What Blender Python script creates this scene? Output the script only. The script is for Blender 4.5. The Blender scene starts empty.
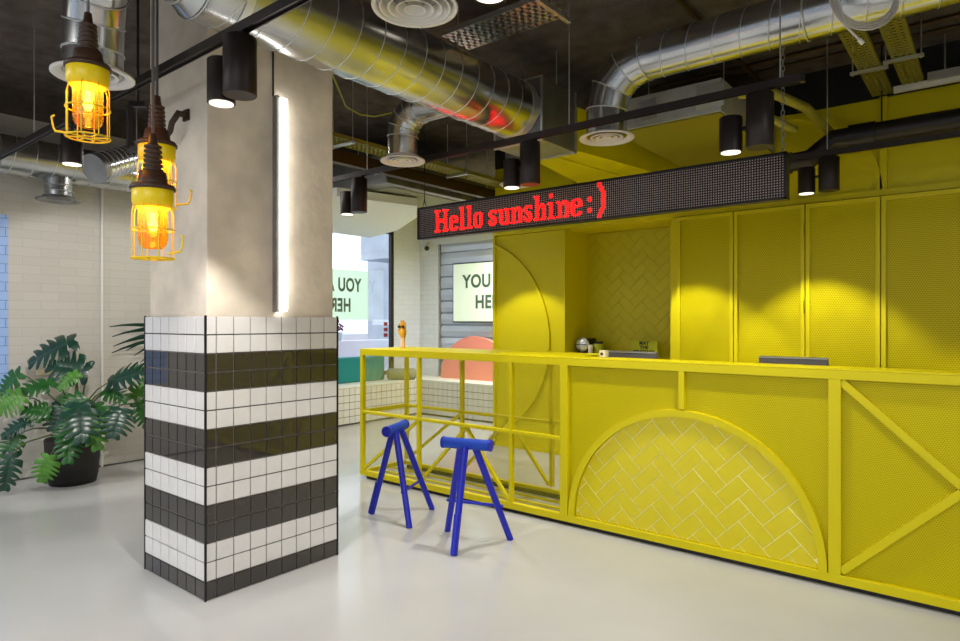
import bpy, bmesh, math, random
from mathutils import Vector, Matrix, Euler
random.seed(7)
S = bpy.context.scene
COL = S.collection
PI = math.pi
H0 = 1.476                                   # eye height
FX, FY, RX, RY = -.6285, .7778, .7778, .6285 # forward and right of the camera in plan

# ---------- measuring helpers (used to lay the room out on its real planes) ----------
def dirn(u):
    t = (u-480)/640
    return FX+RX*t, FY+RY*t
def XY(u, Y):                                # x on the plane y = Y
    a, b = dirn(u); return a/b*Y
def onY(u, v, Y):
    a, b = dirn(u); d = Y/b
    return Vector((a*d, Y, H0+(320-v)/640*d))
def onX(u, v, X):
    a, b = dirn(u); d = X/a
    return Vector((X, b*d, H0+(320-v)/640*d))
def atd(u, v, d):
    a, b = dirn(u)
    return Vector((a*d, b*d, H0+(320-v)/640*d))

# ---------- materials ----------
def lin(h):
    h = h.lstrip('#'); c = [int(h[i:i+2], 16)/255 for i in (0, 2, 4)]
    return tuple(x/12.92 if x <= .04045 else ((x+.055)/1.055)**2.4 for x in c)+(1,)
def mat(name, col, rough=.5, metal=0, spec=.5, noise=0, nscale=8, bump=0, bscale=60, coat=0, aniso=0):
    m = bpy.data.materials.new(name); m.use_nodes = True
    nt = m.node_tree; b = nt.nodes['Principled BSDF']
    c = lin(col) if isinstance(col, str) else tuple(col)+(1,)
    b.inputs['Base Color'].default_value = c
    b.inputs['Roughness'].default_value = rough
    b.inputs['Metallic'].default_value = metal
    b.inputs['Specular IOR Level'].default_value = spec
    b.inputs['Coat Weight'].default_value = coat
    tc = nt.nodes.new('ShaderNodeTexCoord')
    if noise:
        n = nt.nodes.new('ShaderNodeTexNoise'); n.inputs['Scale'].default_value = nscale; n.inputs['Detail'].default_value = 6
        nt.links.new(tc.outputs['Object'], n.inputs['Vector'])
        r = nt.nodes.new('ShaderNodeMapRange')
        r.inputs['To Min'].default_value = 1-noise; r.inputs['To Max'].default_value = 1+noise
        r.inputs['From Min'].default_value = .3; r.inputs['From Max'].default_value = .7
        nt.links.new(n.outputs['Fac'], r.inputs['Value'])
        mx = nt.nodes.new('ShaderNodeVectorMath'); mx.operation = 'SCALE'
        mx.inputs[0].default_value = c[:3]
        nt.links.new(r.outputs[0], mx.inputs['Scale']); nt.links.new(mx.outputs[0], b.inputs['Base Color'])
    if bump:
        n2 = nt.nodes.new('ShaderNodeTexNoise'); n2.inputs['Scale'].default_value = bscale; n2.inputs['Detail'].default_value = 4
        nt.links.new(tc.outputs['Object'], n2.inputs['Vector'])
        bp = nt.nodes.new('ShaderNodeBump'); bp.inputs['Strength'].default_value = bump; bp.inputs['Distance'].default_value = .01
        nt.links.new(n2.outputs['Fac'], bp.inputs['Height']); nt.links.new(bp.outputs[0], b.inputs['Normal'])
    return m
def emis(name, col, s):
    m = bpy.data.materials.new(name); m.use_nodes = True
    b = m.node_tree.nodes['Principled BSDF']
    c = lin(col)
    b.inputs['Base Color'].default_value = c; b.inputs['Emission Color'].default_value = c
    b.inputs['Emission Strength'].default_value = s
    return m
def vmath(nt, op, a, b=None):
    n = nt.nodes.new('ShaderNodeMath'); n.operation = op
    for i, x in enumerate((a, b)):
        if x is None: continue
        if isinstance(x, (int, float)): n.inputs[i].default_value = x
        else: nt.links.new(x, n.inputs[i])
    return n.outputs[0]
def mesh_mat(name, col, pitch, rad, ax=('X', 'Z'), rough=.4):
    """perforated sheet: staggered round holes that are really open"""
    m = mat(name, col, rough, spec=.22); nt = m.node_tree; b = nt.nodes['Principled BSDF']
    out = nt.nodes['Material Output']
    tc = nt.nodes.new('ShaderNodeTexCoord'); sp = nt.nodes.new('ShaderNodeSeparateXYZ')
    nt.links.new(tc.outputs['Object'], sp.inputs[0])
    p = vmath(nt, 'DIVIDE', sp.outputs[ax[0]], pitch); q = vmath(nt, 'DIVIDE', sp.outputs[ax[1]], pitch*1.732)
    def dist(ox):
        f = vmath(nt, 'SUBTRACT', vmath(nt, 'FRACT', vmath(nt, 'ADD', p, ox+100)), .5)
        g = vmath(nt, 'MULTIPLY', vmath(nt, 'SUBTRACT', vmath(nt, 'FRACT', vmath(nt, 'ADD', q, ox+100)), .5), 1.732)
        return vmath(nt, 'SQRT', vmath(nt, 'ADD', vmath(nt, 'MULTIPLY', f, f), vmath(nt, 'MULTIPLY', g, g)))
    d = vmath(nt, 'MINIMUM', dist(0), dist(.5))
    hole = vmath(nt, 'LESS_THAN', d, rad)
    tr = nt.nodes.new('ShaderNodeBsdfTransparent'); mx = nt.nodes.new('ShaderNodeMixShader')
    nt.links.new(hole, mx.inputs[0]); nt.links.new(b.outputs[0], mx.inputs[1]); nt.links.new(tr.outputs[0], mx.inputs[2])
    nt.links.new(mx.outputs[0], out.inputs[0])
    return m
def brick_mat(name, col, mortar, w, h, ax, msize=.006, bump=.35, rough=.55, offs=.5, noise=True):
    m = mat(name, col, rough); nt = m.node_tree; b = nt.nodes['Principled BSDF']
    tc = nt.nodes.new('ShaderNodeTexCoord'); sp = nt.nodes.new('ShaderNodeSeparateXYZ'); cb = nt.nodes.new('ShaderNodeCombineXYZ')
    nt.links.new(tc.outputs['Object'], sp.inputs[0])
    nt.links.new(sp.outputs[ax[0]], cb.inputs[0]); nt.links.new(sp.outputs[ax[1]], cb.inputs[1])
    br = nt.nodes.new('ShaderNodeTexBrick'); br.offset = offs
    br.inputs['Scale'].default_value = 1; br.inputs['Brick Width'].default_value = w; br.inputs['Row Height'].default_value = h
    br.inputs['Mortar Size'].default_value = msize; br.inputs['Mortar Smooth'].default_value = .3; br.inputs['Bias'].default_value = 0
    c = lin(col)
    br.inputs['Color1'].default_value = c; br.inputs['Color2'].default_value = tuple(x*.95 for x in c[:3])+(1,); br.inputs['Mortar'].default_value = lin(mortar)
    nt.links.new(cb.outputs[0], br.inputs['Vector']); nt.links.new(br.outputs['Color'], b.inputs['Base Color'])
    bp = nt.nodes.new('ShaderNodeBump'); bp.invert = True; bp.inputs['Strength'].default_value = bump; bp.inputs['Distance'].default_value = .01
    nz = nt.nodes.new('ShaderNodeTexNoise'); nz.inputs['Scale'].default_value = 14; nt.links.new(tc.outputs['Object'], nz.inputs['Vector'])
    s = vmath(nt, 'ADD', br.outputs['Fac'], vmath(nt, 'MULTIPLY', nz.outputs['Fac'], .5))
    nt.links.new(s, bp.inputs['Height']); nt.links.new(bp.outputs[0], b.inputs['Normal'])
    return m

YEL = '#DACA00'
M = {}
M['yellow'] = mat('yellow_paint', YEL, .42, noise=.015, nscale=5, spec=.32)
M['yellow_tile'] = mat('yellow_glazed_tile', '#DECD02', .22, noise=.01, nscale=9)
M['grout'] = mat('pale_yellow_grout', '#FFF8B4', .6)
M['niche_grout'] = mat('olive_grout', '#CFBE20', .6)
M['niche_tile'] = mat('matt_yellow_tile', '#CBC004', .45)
M['open_mesh'] = mesh_mat('yellow_open_mesh', '#C9C22A', .012, .472)
M['open_mesh_side'] = mesh_mat('yellow_open_mesh_side', '#C9C22A', .012, .472, ('Y', 'Z'))
M['inner'] = mat('hole_shade_board', '#B3A600', .7, spec=.15)  # toned darker than the sheets, standing in for shade inside the holes
M['perf'] = mesh_mat('yellow_perforated_sheet', YEL, .0115, .27)
M['door_perf'] = mesh_mat('yellow_perforated_door', YEL, .0175, .28)
M['floor'] = mat('grey_resin_floor', '#BDBDBB', .16, noise=.06, nscale=1.3, spec=.5, bump=.02, bscale=3)
M['ceiling'] = mat('dark_sprayed_ceiling', '#5C544F', .95, noise=.3, nscale=7, bump=.9, bscale=45, spec=.1)
M['black_paint'] = mat('black_matt_paint', '#1A1716', .8)
M['brick'] = brick_mat('warm_white_brick', '#C9C5BE', '#BBB6AE', .3, .083, ('Y', 'Z'), msize=.003, bump=.2)
M['brick_x'] = brick_mat('white_block_x', '#E4E6E6', '#CDCFD0', .25, .083, ('X', 'Z'), msize=.003, bump=.2)
M['brick_y'] = brick_mat('white_block_y', '#D6DCEC', '#C4CAD8', .25, .083, ('Y', 'Z'), msize=.003, bump=.2)
M['blue_brick'] = brick_mat('pale_blue_brick', '#9DBDF2', '#6F8FC9', .26, .083, ('Y', 'Z'), msize=.004)
M['plaster'] = mat('white_plaster', '#E4E6E0', .8)
M['room_wall'] = mat('grey_white_wall', '#C9C6C0', .8)
M['concrete'] = mat('raw_concrete', '#E4D8C6', .7, noise=.2, nscale=3.2, bump=.25, bscale=22)
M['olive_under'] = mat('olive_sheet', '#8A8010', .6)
M['unit_grey'] = mat('light_grey_sheet', '#B9B9B6', .45, metal=.3, noise=.1)
M['white_tile'] = mat('white_glazed_tile', '#E2E0DE', .18, noise=.03, nscale=11)
M['black_tile'] = mat('charcoal_glazed_tile', '#302C2B', .035, noise=.08, nscale=6, spec=.9)
M['dark_grout'] = mat('dark_grout', '#55504D', .8)
M['light_grout'] = mat('beige_grout', '#8F8780', .8)
M['galv'] = mat('galvanised_steel', '#C4C6C6', .24, metal=1, noise=.12, nscale=5)
M['galv_seam'] = mat('steel_seam', '#DCDDDC', .35, metal=.9)
M['galv_dull'] = mat('dull_galvanised_sheet', '#9A9A98', .45, metal=.85, noise=.15, nscale=7)
M['dark_metal'] = mat('dark_bronze_metal', '#2E2624', .42, metal=.35)
M['black_metal'] = mat('black_metal', '#191718', .4, metal=.2)
M['white_metal'] = mat('white_painted_metal', '#E6E3DC', .35)
M['rubber'] = mat('brown_rubber', '#3A2416', .5)
M['lamp_yellow'] = mat('lamp_yellow_plastic', '#F2D40A', .4)
M['blue'] = mat('blue_lacquer', '#121FB4', .32)
M['blue_seat'] = mat('blue_seat_fabric', '#0A45BC', .6, bump=.25, bscale=220)
M['black'] = mat('black_plastic', '#0E0D0E', .4)
M['screen_back'] = mat('grey_monitor_back', '#57534E', .35)
M['silver'] = mat('polished_silver', '#E4E8EC', .35, metal=.4)
M['cup'] = mat('cream_card', '#D8CDB0', .6)
M['pot'] = mat('black_pot', '#15110F', .55)
M['soil'] = mat('soil', '#2A1F16', .95)
M['leaf'] = mat('green_leaf', '#235A22', .32, noise=.25, nscale=12)
M['leaf_dark'] = mat('dark_green_leaf', '#163C2C', .3, noise=.25, nscale=12)
M['leaf_light'] = mat('light_green_leaf', '#487E26', .38, noise=.25, nscale=12)
M['stem'] = mat('plant_stem', '#4A5E2C', .5)
M['teal'] = mat('teal_fabric', '#0E7F84', .8, bump=.2, bscale=150)
M['salmon'] = mat('salmon_fabric', '#F0937E', .75)
M['olive_fabric'] = mat('grey_olive_fabric', '#8A8C78', .85)
M['shutter'] = mat('silver_shutter', '#BFC4CC', .35, metal=.4)
M['poster_ink'] = mat('dark_green_ink', '#4E6353', .7)
M['street'] = mat('street_asphalt', '#8C9098', .8)
M['facade'] = mat('pale_facade', '#DADDE4', .7)
M['facade_grey'] = mat('grey_facade', '#B4BAC4', .7, noise=.1, nscale=2)
M['cord'] = mat('grey_cord', '#77726F', .5)
M['pale_cable'] = mat('pale_cable', '#D8D2CC', .5)
M['green_cable'] = mat('green_cable', '#9AA03A', .5)
M['tray_yellow'] = mat('yellow_lit_cable_tray', '#A39B3C', .45, metal=.35, bump=.5, bscale=40)  # yellow light falling on the trays is put into this colour
M['pvc'] = mat('dark_duct_pipe', '#262024', .35, metal=.2)
M['beam'] = mat('brown_steel', '#4A3418', .5, metal=.3)
M['pink'] = mat('pale_pink', '#F0C09A', .6)
M['ochre'] = mat('ochre_paint', '#DFA21A', .5)
M['purple'] = mat('purple_blossom', '#7A3A72', .8)
M['lens'] = emis('warm_lens', '#FFF6E6', 1.4)
M['tube'] = emis('white_light_tube', '#FFFDF8', 7)
M['bulb'] = emis('filament_bulb', '#FFD27A', 26)
M['panel_lit'] = emis('lit_green_panel', '#DDEBD4', .3)
M['led_on'] = emis('red_led', '#FF0B09', 12)
M['led_off'] = mat('unlit_led', '#CDB9B2', .4)
M['red_sticker'] = mat('red_sticker', '#8A2B3A', .5)
M['card'] = mat('yellow_card', '#B9BE22', .6)
def glassy(name, col, transp=.85, rough=.03, trans=0):
    m = bpy.data.materials.new(name); m.use_nodes = True; nt = m.node_tree
    nt.nodes.remove(nt.nodes['Principled BSDF']); out = nt.nodes['Material Output']
    t = nt.nodes.new('ShaderNodeBsdfTransparent'); t.inputs[0].default_value = lin(col)
    g = nt.nodes.new('ShaderNodeBsdfGlossy'); g.inputs['Roughness'].default_value = rough
    mx = nt.nodes.new('ShaderNodeMixShader'); mx.inputs[0].default_value = 1-transp
    nt.links.new(t.outputs[0], mx.inputs[1]); nt.links.new(g.outputs[0], mx.inputs[2])
    last = mx
    if trans:
        tl = nt.nodes.new('ShaderNodeBsdfTranslucent'); tl.inputs[0].default_value = lin(col)
        m2 = nt.nodes.new('ShaderNodeMixShader'); m2.inputs[0].default_value = trans
        nt.links.new(mx.outputs[0], m2.inputs[1]); nt.links.new(tl.outputs[0], m2.inputs[2]); last = m2
    nt.links.new(last.outputs[0], out.inputs[0]); return m
M['glass'] = glassy('window_glass', '#F4F8FA', .93)
M['amber_glass'] = glassy('amber_glass', '#FFC64E', .93, .05, .13)
M['vinyl'] = glassy('pale_green_vinyl', '#E6F0DE', .96, .4, .45)

# ---------- mesh builder ----------
class MB:
    def __init__(s): s.v = []; s.f = []; s.smooth = []
    def add(s, vs, fs, smooth=False):
        o = len(s.v); s.v += [Vector(x) for x in vs]
        for f in fs: s.f.append(tuple(i+o for i in f)); s.smooth.append(smooth)
        return s
    def box(s, x0, x1, y0, y1, z0, z1, bev=0):
        if bev:
            bm = bmesh.new(); bmesh.ops.create_cube(bm, size=1)
            for v in bm.verts: v.co = Vector(((x0+x1)/2+v.co.x*(x1-x0), (y0+y1)/2+v.co.y*(y1-y0), (z0+z1)/2+v.co.z*(z1-z0)))
            bmesh.ops.bevel(bm, geom=bm.edges[:], offset=bev, segments=2, affect='EDGES', profile=.6)
            bm.verts.index_update()
            s.add([v.co.copy() for v in bm.verts], [[v.index for v in f.verts] for f in bm.faces]); bm.free(); return s
        vs = [(x, y, z) for x in (x0, x1) for y in (y0, y1) for z in (z0, z1)]
        return s.add(vs, [(0, 1, 3, 2), (4, 6, 7, 5), (0, 4, 5, 1), (2, 3, 7, 6), (0, 2, 6, 4), (1, 5, 7, 3)])
    def bar(s, a, b, w, h=None, up=(0, 0, 1)):
        """rectangular bar from a to b, w across, h along 'up'"""
        a, b = Vector(a), Vector(b); h = h or w; d = (b-a).normalized(); up = Vector(up)
        if abs(d.dot(up)) > .98: up = Vector((0, 1, 0))
        sx = d.cross(up).normalized(); sy = sx.cross(d).normalized()
        vs = [p+sx*i*w/2+sy*j*h/2 for p in (a, b) for i, j in ((-1, -1), (1, -1), (1, 1), (-1, 1))]
        return s.add(vs, [(3, 2, 1, 0), (4, 5, 6, 7), (0, 1, 5, 4), (1, 2, 6, 5), (2, 3, 7, 6), (3, 0, 4, 7)])
    def tube(s, path, r, n=12, caps=True, split=False, closed=False):
        P = [Vector(p) for p in path]; m = len(P)
        rs = r if isinstance(r, (list, tuple)) else [r]*m
        t0 = (P[1]-P[0]).normalized(); up = Vector((0, 0, 1)) if abs(t0.z) < .9 else Vector((0, 1, 0))
        a = t0.cross(up).normalized(); rings = []; prev = t0
        for i in range(m):
            if closed: ti, to = (P[i]-P[i-1]).normalized(), (P[(i+1) % m]-P[i]).normalized()
            else:
                ti = (P[i]-P[i-1]).normalized() if i else t0
                to = (P[i+1]-P[i]).normalized() if i < m-1 else ti
            t = (ti+to)
            t = t.normalized() if t.length > 1e-6 else ti
            q = prev.rotation_difference(t); a = (q @ a); a = (a-t*a.dot(t)).normalized(); prev = t
            b = t.cross(a); k = 1/max(.35, ti.dot(t)); bend = (to-ti)
            ring = []
            for j in range(n):
                an = 2*PI*j/n; o = a*math.cos(an)+b*math.sin(an)
                if bend.length > 1e-4 and not closed:
                    bd = bend.normalized(); o = o+bd*(o.dot(bd))*(k-1)
                ring.append(P[i]+o*rs[i])
            rings.append(ring)
        if split:
            for i in range(m-1): s.add(rings[i]+rings[i+1], [(j, (j+1) % n, n+(j+1) % n, n+j) for j in range(n)], True)
        else:
            fs = []
            for i in range(m if closed else m-1):
                i2 = (i+1) % m
                fs += [(i*n+j, i*n+(j+1) % n, i2*n+(j+1) % n, i2*n+j) for j in range(n)]
            s.add([p for rg in rings for p in rg], fs, True)
        if caps and not closed:
            s.add(rings[0], [tuple(reversed(range(n)))]); s.add(rings[-1], [tuple(range(n))])
        return s
    def cyl(s, a, b, r, n=24, r2=None, caps=True): return s.tube([a, b], [r, r if r2 is None else r2], n, caps)
    def lathe(s, prof, c=(0, 0, 0), n=32, axis='Z', smooth=True, split=False):
        c = Vector(c); rings = []
        for r, z in prof:
            rings.append([c+(Vector((r*math.cos(2*PI*j/n), r*math.sin(2*PI*j/n), z)) if axis == 'Z' else
                          Vector((r*math.cos(2*PI*j/n), z, r*math.sin(2*PI*j/n)))) for j in range(n)])
        if split:
            for i in range(len(prof)-1): s.add(rings[i]+rings[i+1], [(j, (j+1) % n, n+(j+1) % n, n+j) for j in range(n)], smooth)
            return s
        return s.add([p for r in rings for p in r], [(i*n+j, i*n+(j+1) % n, (i+1)*n+(j+1) % n, (i+1)*n+j) for i in range(len(prof)-1) for j in range(n)], smooth)
    def prism(s, poly, off):
        """extrude a planar polygon by the vector off"""
        n = len(poly); P = [Vector(p) for p in poly]; o = Vector(off)
        return s.add(P+[p+o for p in P], [tuple(range(n)), tuple(reversed(range(n, 2*n)))]+[(i, n+i, n+(i+1) % n, (i+1) % n) for i in range(n)])
    def ring_arc(s, c, r0, r1, y0, y1, a0, a1, n=48):
        """flat band of an annulus in the xz plane, between y0 and y1"""
        c = Vector(c); vs = []
        for i in range(n+1):
            a = a0+(a1-a0)*i/n
            for r in (r0, r1):
                for y in (y0, y1): vs.append((c.x+r*math.cos(a), y, c.z+r*math.sin(a)))
        fs = []
        for i in range(n):
            k = 4*i; l = k+4
            fs += [(k, l, l+2, k+2), (k+1, k+3, l+3, l+1), (k, k+1, l+1, l), (k+2, l+2, l+3, k+3)]
        fs += [(0, 2, 3, 1), (4*n, 4*n+1, 4*n+3, 4*n+2)]
        return s.add(vs, fs)
    def xf(s, mtx): s.v = [mtx @ v for v in s.v]; return s
    def build(s, name, material, parent=None, local=False):
        me = bpy.data.meshes.new(name)
        off = Vector((0, 0, 0))
        if parent is not None and not local:
            p = parent
            while p is not None: off += p.location; p = p.parent
        me.from_pydata([tuple(v-off) for v in s.v], [], s.f)
        me.validate()
        if len(me.polygons) == len(s.smooth): me.polygons.foreach_set('use_smooth', s.smooth)
        bm = bmesh.new(); bm.from_mesh(me); bmesh.ops.recalc_face_normals(bm, faces=bm.faces[:]); bm.to_mesh(me); bm.free()
        me.materials.append(M[material] if isinstance(material, str) else material)
        o = bpy.data.objects.new(name, me); COL.objects.link(o)
        if parent is not None: o.parent = parent
        return o

def tag(o, label=None, cat=None, group=None, kind=None):
    if label: o['label'] = label
    if cat: o['category'] = cat
    if group: o['group'] = group
    if kind: o['kind'] = kind
    return o
def thing(name, label, cat, loc=(0, 0, 0), rz=0, group=None):
    o = bpy.data.objects.new(name, None); COL.objects.link(o); o.location = loc; o.rotation_euler = (0, 0, rz)
    o.empty_display_size = .1
    return tag(o, label, cat, group)
def struct(o, label=None): return tag(o, label, kind='structure')
def dup(root, loc, rz, label=None, group=None):
    r = root.copy(); COL.objects.link(r); r.location = loc; r.rotation_euler = (0, 0, rz)
    tag(r, label, None, group)
    def rec(src, dst):
        for ch in list(src.children):
            if ch.name.startswith('~'): continue
            c = ch.copy(); COL.objects.link(c); c.parent = dst; rec(ch, c)
    rec(root, r); return r
def text_mesh(name, body, size, mtx, material, parent, thick=.002, bold=0, align='CENTER', space=1.0):
    cu = bpy.data.curves.new(name, 'FONT'); cu.body = body; cu.size = size; cu.align_x = align; cu.extrude = thick; cu.offset = bold; cu.space_character = space
    tmp = bpy.data.objects.new('tmp', cu); COL.objects.link(tmp)
    dg = bpy.context.evaluated_depsgraph_get(); me = bpy.data.meshes.new_from_object(tmp.evaluated_get(dg))
    bpy.data.objects.remove(tmp); bpy.data.curves.remove(cu)
    off = Vector((0, 0, 0)); p = parent
    while p is not None: off += p.location; p = p.parent
    me.transform(Matrix.Translation(-off) @ mtx); me.materials.clear(); me.materials.append(M[material])
    o = bpy.data.objects.new(name, me); COL.objects.link(o); o.parent = parent; return o
def frame_mtx(origin, xd, yd):
    xd, yd = Vector(xd), Vector(yd); zd = xd.cross(yd).normalized()
    m = Matrix.Identity(4)
    for i, a in enumerate((xd, yd, zd)): m.col[i][:3] = a
    m.col[3][:3] = Vector(origin); return m
def area(name, loc, rot, sx, sy, power, col=(1, 1, 1)):
    l = bpy.data.lights.new(name, 'AREA'); l.shape = 'RECTANGLE'; l.size = sx; l.size_y = sy; l.energy = power; l.color = col
    o = bpy.data.objects.new(name, l); COL.objects.link(o); o.location = loc; o.rotation_euler = rot; return o
def spot(name, loc, target, power, ang, blend=.3, col=(1, .965, .915), r=.03, parent=None):
    l = bpy.data.lights.new(name, 'SPOT'); l.energy = power; l.spot_size = math.radians(ang); l.spot_blend = blend; l.color = col; l.shadow_soft_size = r
    o = bpy.data.objects.new(name, l); COL.objects.link(o)
    d = Vector(target)-Vector(loc); o.rotation_euler = d.to_track_quat('-Z', 'Y').to_euler()
    o.location = loc; return o

# =====================================================================
# ROOM SHELL
# =====================================================================
ZC = 3.6
XL, XR, YF = -7.04, 4.2, -4.2               # left wall, right wall, wall behind the camera
YB = 6.05                                   # yellow back wall
XE = -4.656                                 # left end of the yellow wall
struct(MB().box(-7.8, XR, YF, 8.0, -.12, 0).build('floor', 'floor'))
struct(MB().box(-7.9, XR+.1, YF-.1, 8.1, ZC, ZC+.15).build('ceiling', 'ceiling'))
wl = struct(MB().box(XL-.12, XL, YF, 4.5, 0, 3.36).build('wall_left', 'brick'))
struct(MB().box(XL-.12, XL+.002, YF, 4.5, 3.36, ZC).build('trim_1', 'ceiling'))
struct(MB().box(XL-.12, XL, 1.84-1.7, 1.84, .80, 2.44).xf(Matrix.Translation((.006, 0, 0))).build('wall_left_blue_area', 'blue_brick'))  # thin blue brick rectangle laid over the left wall
struct(MB().box(XL, XL+.012, YF, 4.5, 0, .012).build('baseboard_left', 'dark_grout'))
struct(MB().box(-7.8, XL-.12, 4.4, 4.5, 0, ZC).build('wall_recess', 'plaster'))
# window wall of the seating bay and its far wall
struct(MB().box(-7.8, -7.7, 7.28, 8.0, 0, ZC).box(-7.8, -7.7, 4.5, 7.28, 0, .6).box(-7.8, -7.7, 4.5, 7.28, 2.95, ZC).build('wall_window_side', 'brick_y'))
struct(MB().box(-7.8, -7.28, 7.89, 8.0, 0, ZC).box(-7.28, XE+.1, 7.89, 8.0, 2.75, ZC).build('wall_bay_far', 'brick_x'))
win = struct(MB().box(-7.76, -7.70, 7.22, 7.28, .6, 2.95).box(-7.76, -7.7, 4.5, 4.56, .6, 2.95).box(-7.76, -7.7, 4.56, 7.22, .6, .66)
             .box(-7.76, -7.7, 4.56, 7.22, 2.89, 2.95).build('window_1', 'dark_metal'))
MB().box(-7.735, -7.725, 4.56, 7.22, .66, 2.89).build('pane', 'glass', win)
# white soffit over the bay
sof = [(-7.69, 5.2), (-7.69, 6.75), (-6.75, 6.45), (-5.72, 5.80), (-5.146, 5.227), (-5.375, 4.27), (-7.0, 4.27), (-7.0, 4.51), (-7.69, 4.51)]
struct(MB().prism([(x, y, 2.78) for x, y in sof], (0, 0, .09)).build('trim_2', 'plaster'))
# yellow back wall with its alcove
ZD = 2.468; XS0 = XY(677, 5.98); XS1 = XY(881, 5.98)+.62
NX0, NX1, NZ0, NZ1, NY = -3.664, -2.49, 1.04, 2.47, 6.54
struct(MB().box(XE, NX0, YB, NY, 0, 3.27).box(NX0, NX1, YB, NY, 0, NZ0).box(NX0, NX1, YB, NY, NZ1, 3.27).box(NX1, XS0, YB, NY, 0, 3.27).box(XS0, XS1, YB, NY, 0, .05).box(XS0, XS1, YB, NY, ZD, 3.27).box(XS1, XR, YB, NY, 0, 3.27)
       .box(XE, XR, NY, NY+.1, 0, 3.27).box(XE, XE+.1, NY+.1, 8.0, 0, 3.27).build('wall_back', 'yellow'))
struct(MB().box(XE, XR, YB-.003, NY+.1, 3.27, ZC).box(XE, XE+.1, NY+.1, 8, 3.27, ZC).build('trim_3', 'black_paint'))
# rails and ribs on the upper wall
g = MB().box(XE, XR, YB-.05, YB, 2.475, 2.525)
for u in (570, 884): x = XY(u, YB); g.box(x-.025, x+.025, YB-.035, YB, 2.525, 3.27)
g.box(2.0, 2.05, YB-.035, YB, 2.525, 3.27)
g.ring_arc((-1.46, 0, 2.52), .70, .745, YB-.035, YB, 0, PI)
g.bar((XY(571, YB), YB-.018, 3.0), (XY(600, YB), YB-.018, 2.53), .035)
struct(g.build('trim_4', 'yellow'))
# walls behind and beside the camera
struct(MB().box(XR, XR+.12, YF, 8, 0, ZC).build('wall_right', 'room_wall'))
g = MB().box(XL, XR, YF-.12, YF, 0, .5).box(XL, XR, YF-.12, YF, 2.9, ZC)
for x0, x1 in ((XL, -6.4), (-4.0, -3.7), (-1.2, -.9), (1.6, 1.9), (3.9, XR)): g.box(x0, x1, YF-.12, YF, .5, 2.9)
struct(g.build('wall_front', 'room_wall'))
for i, (x0, x1) in enumerate(((-6.4, -4.0), (-3.7, -1.2), (-.9, 1.6), (1.9, 3.9))):
    w = MB()
    for xx in (x0, (x0+x1)/2-.03, x1-.06): w.box(xx, xx+.06, YF-.1, YF-.04, .5, 2.9)
    w.box(x0, x1, YF-.1, YF-.04, .5, .56).box(x0, x1, YF-.1, YF-.04, 2.84, 2.9)
    w = struct(w.build('window_%d' % (i+2), 'dark_metal'))
    MB().box(x0, x1, YF-.075, YF-.065, .56, 2.84).build('pane', 'glass', w)

# herringbone tiling, clipped to a convex outline
def clip(poly, outline):
    out = poly
    n = len(outline)
    for i in range(n):
        ax, az = outline[i]; bx, bz = outline[(i+1) % n]; res = []
        side = lambda p: (bx-ax)*(p[1]-az)-(bz-az)*(p[0]-ax)
        for k in range(len(out)):
            p, q = out[k], out[(k+1) % len(out)]; sp, sq = side(p), side(q)
            if sp >= 0: res.append(p)
            if (sp >= 0) != (sq >= 0):
                t = sp/(sp-sq); res.append((p[0]+(q[0]-p[0])*t, p[1]+(q[1]-p[1])*t))
        out = res
        if len(out) < 3: return []
    return out
def herringbone(outline, w, gap, y0, y1):
    xs = [p[0] for p in outline]; zs = [p[1] for p in outline]; cx, cz = (min(xs)+max(xs))/2, (min(zs)+max(zs))/2
    R = max(max(xs)-min(xs), max(zs)-min(zs)); N = int(R/w)+4; g = MB(); c, s_ = math.cos(PI/4), math.sin(PI/4)
    for k in range(-N, N):
        for m in range(-N//2, N//2+1):
            for (x0, x1, z0, z1) in ((k+4*m, k+4*m+2, k, k+1), (k+4*m-1, k+4*m, k, k+2)):
                q = [(x0*w+gap, z0*w+gap), (x1*w-gap, z0*w+gap), (x1*w-gap, z1*w-gap), (x0*w+gap, z1*w-gap)]
                q = [(cx+a*c-b*s_, cz+a*s_+b*c) for a, b in q]
                q = clip(q, outline)
                if len(q) < 3: continue
                ar = abs(sum(q[i][0]*q[(i+1) % len(q)][1]-q[(i+1) % len(q)][0]*q[i][1] for i in range(len(q))))/2
                if ar < w*w*.02: continue
                mx, mz = sum(a for a, b in q)/len(q), sum(b for a, b in q)/len(q)
                inner = [(mx+(a-mx)*(1-.003/max(.02, math.hypot(a-mx, b-mz))), mz+(b-mz)*(1-.003/max(.02, math.hypot(a-mx, b-mz)))) for a, b in q]
                n = len(q)
                vs = [(a, y1, b) for a, b in q]+[(a, y0+.0025, b) for a, b in q]+[(a, y0, b) for a, b in inner]
                g.add(vs, [(i, (i+1) % n, n+(i+1) % n, n+i) for i in range(n)]+[(n+i, n+(i+1) % n, 2*n+(i+1) % n, 2*n+i) for i in range(n)]+[tuple(range(2*n, 3*n))])
    return g
struct(MB().box(NX0, NX1, NY-.012, NY-.004, NZ0, NZ1).build('trim_5', 'niche_grout'))
struct(herringbone([(NX0+.004, NZ0+.004), (NX1-.004, NZ0+.004), (NX1-.004, NZ1-.004), (NX0+.004, NZ1-.004)], .1, .0012, NY-.0155, NY-.012).build('trim_6', 'niche_tile'))

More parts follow.
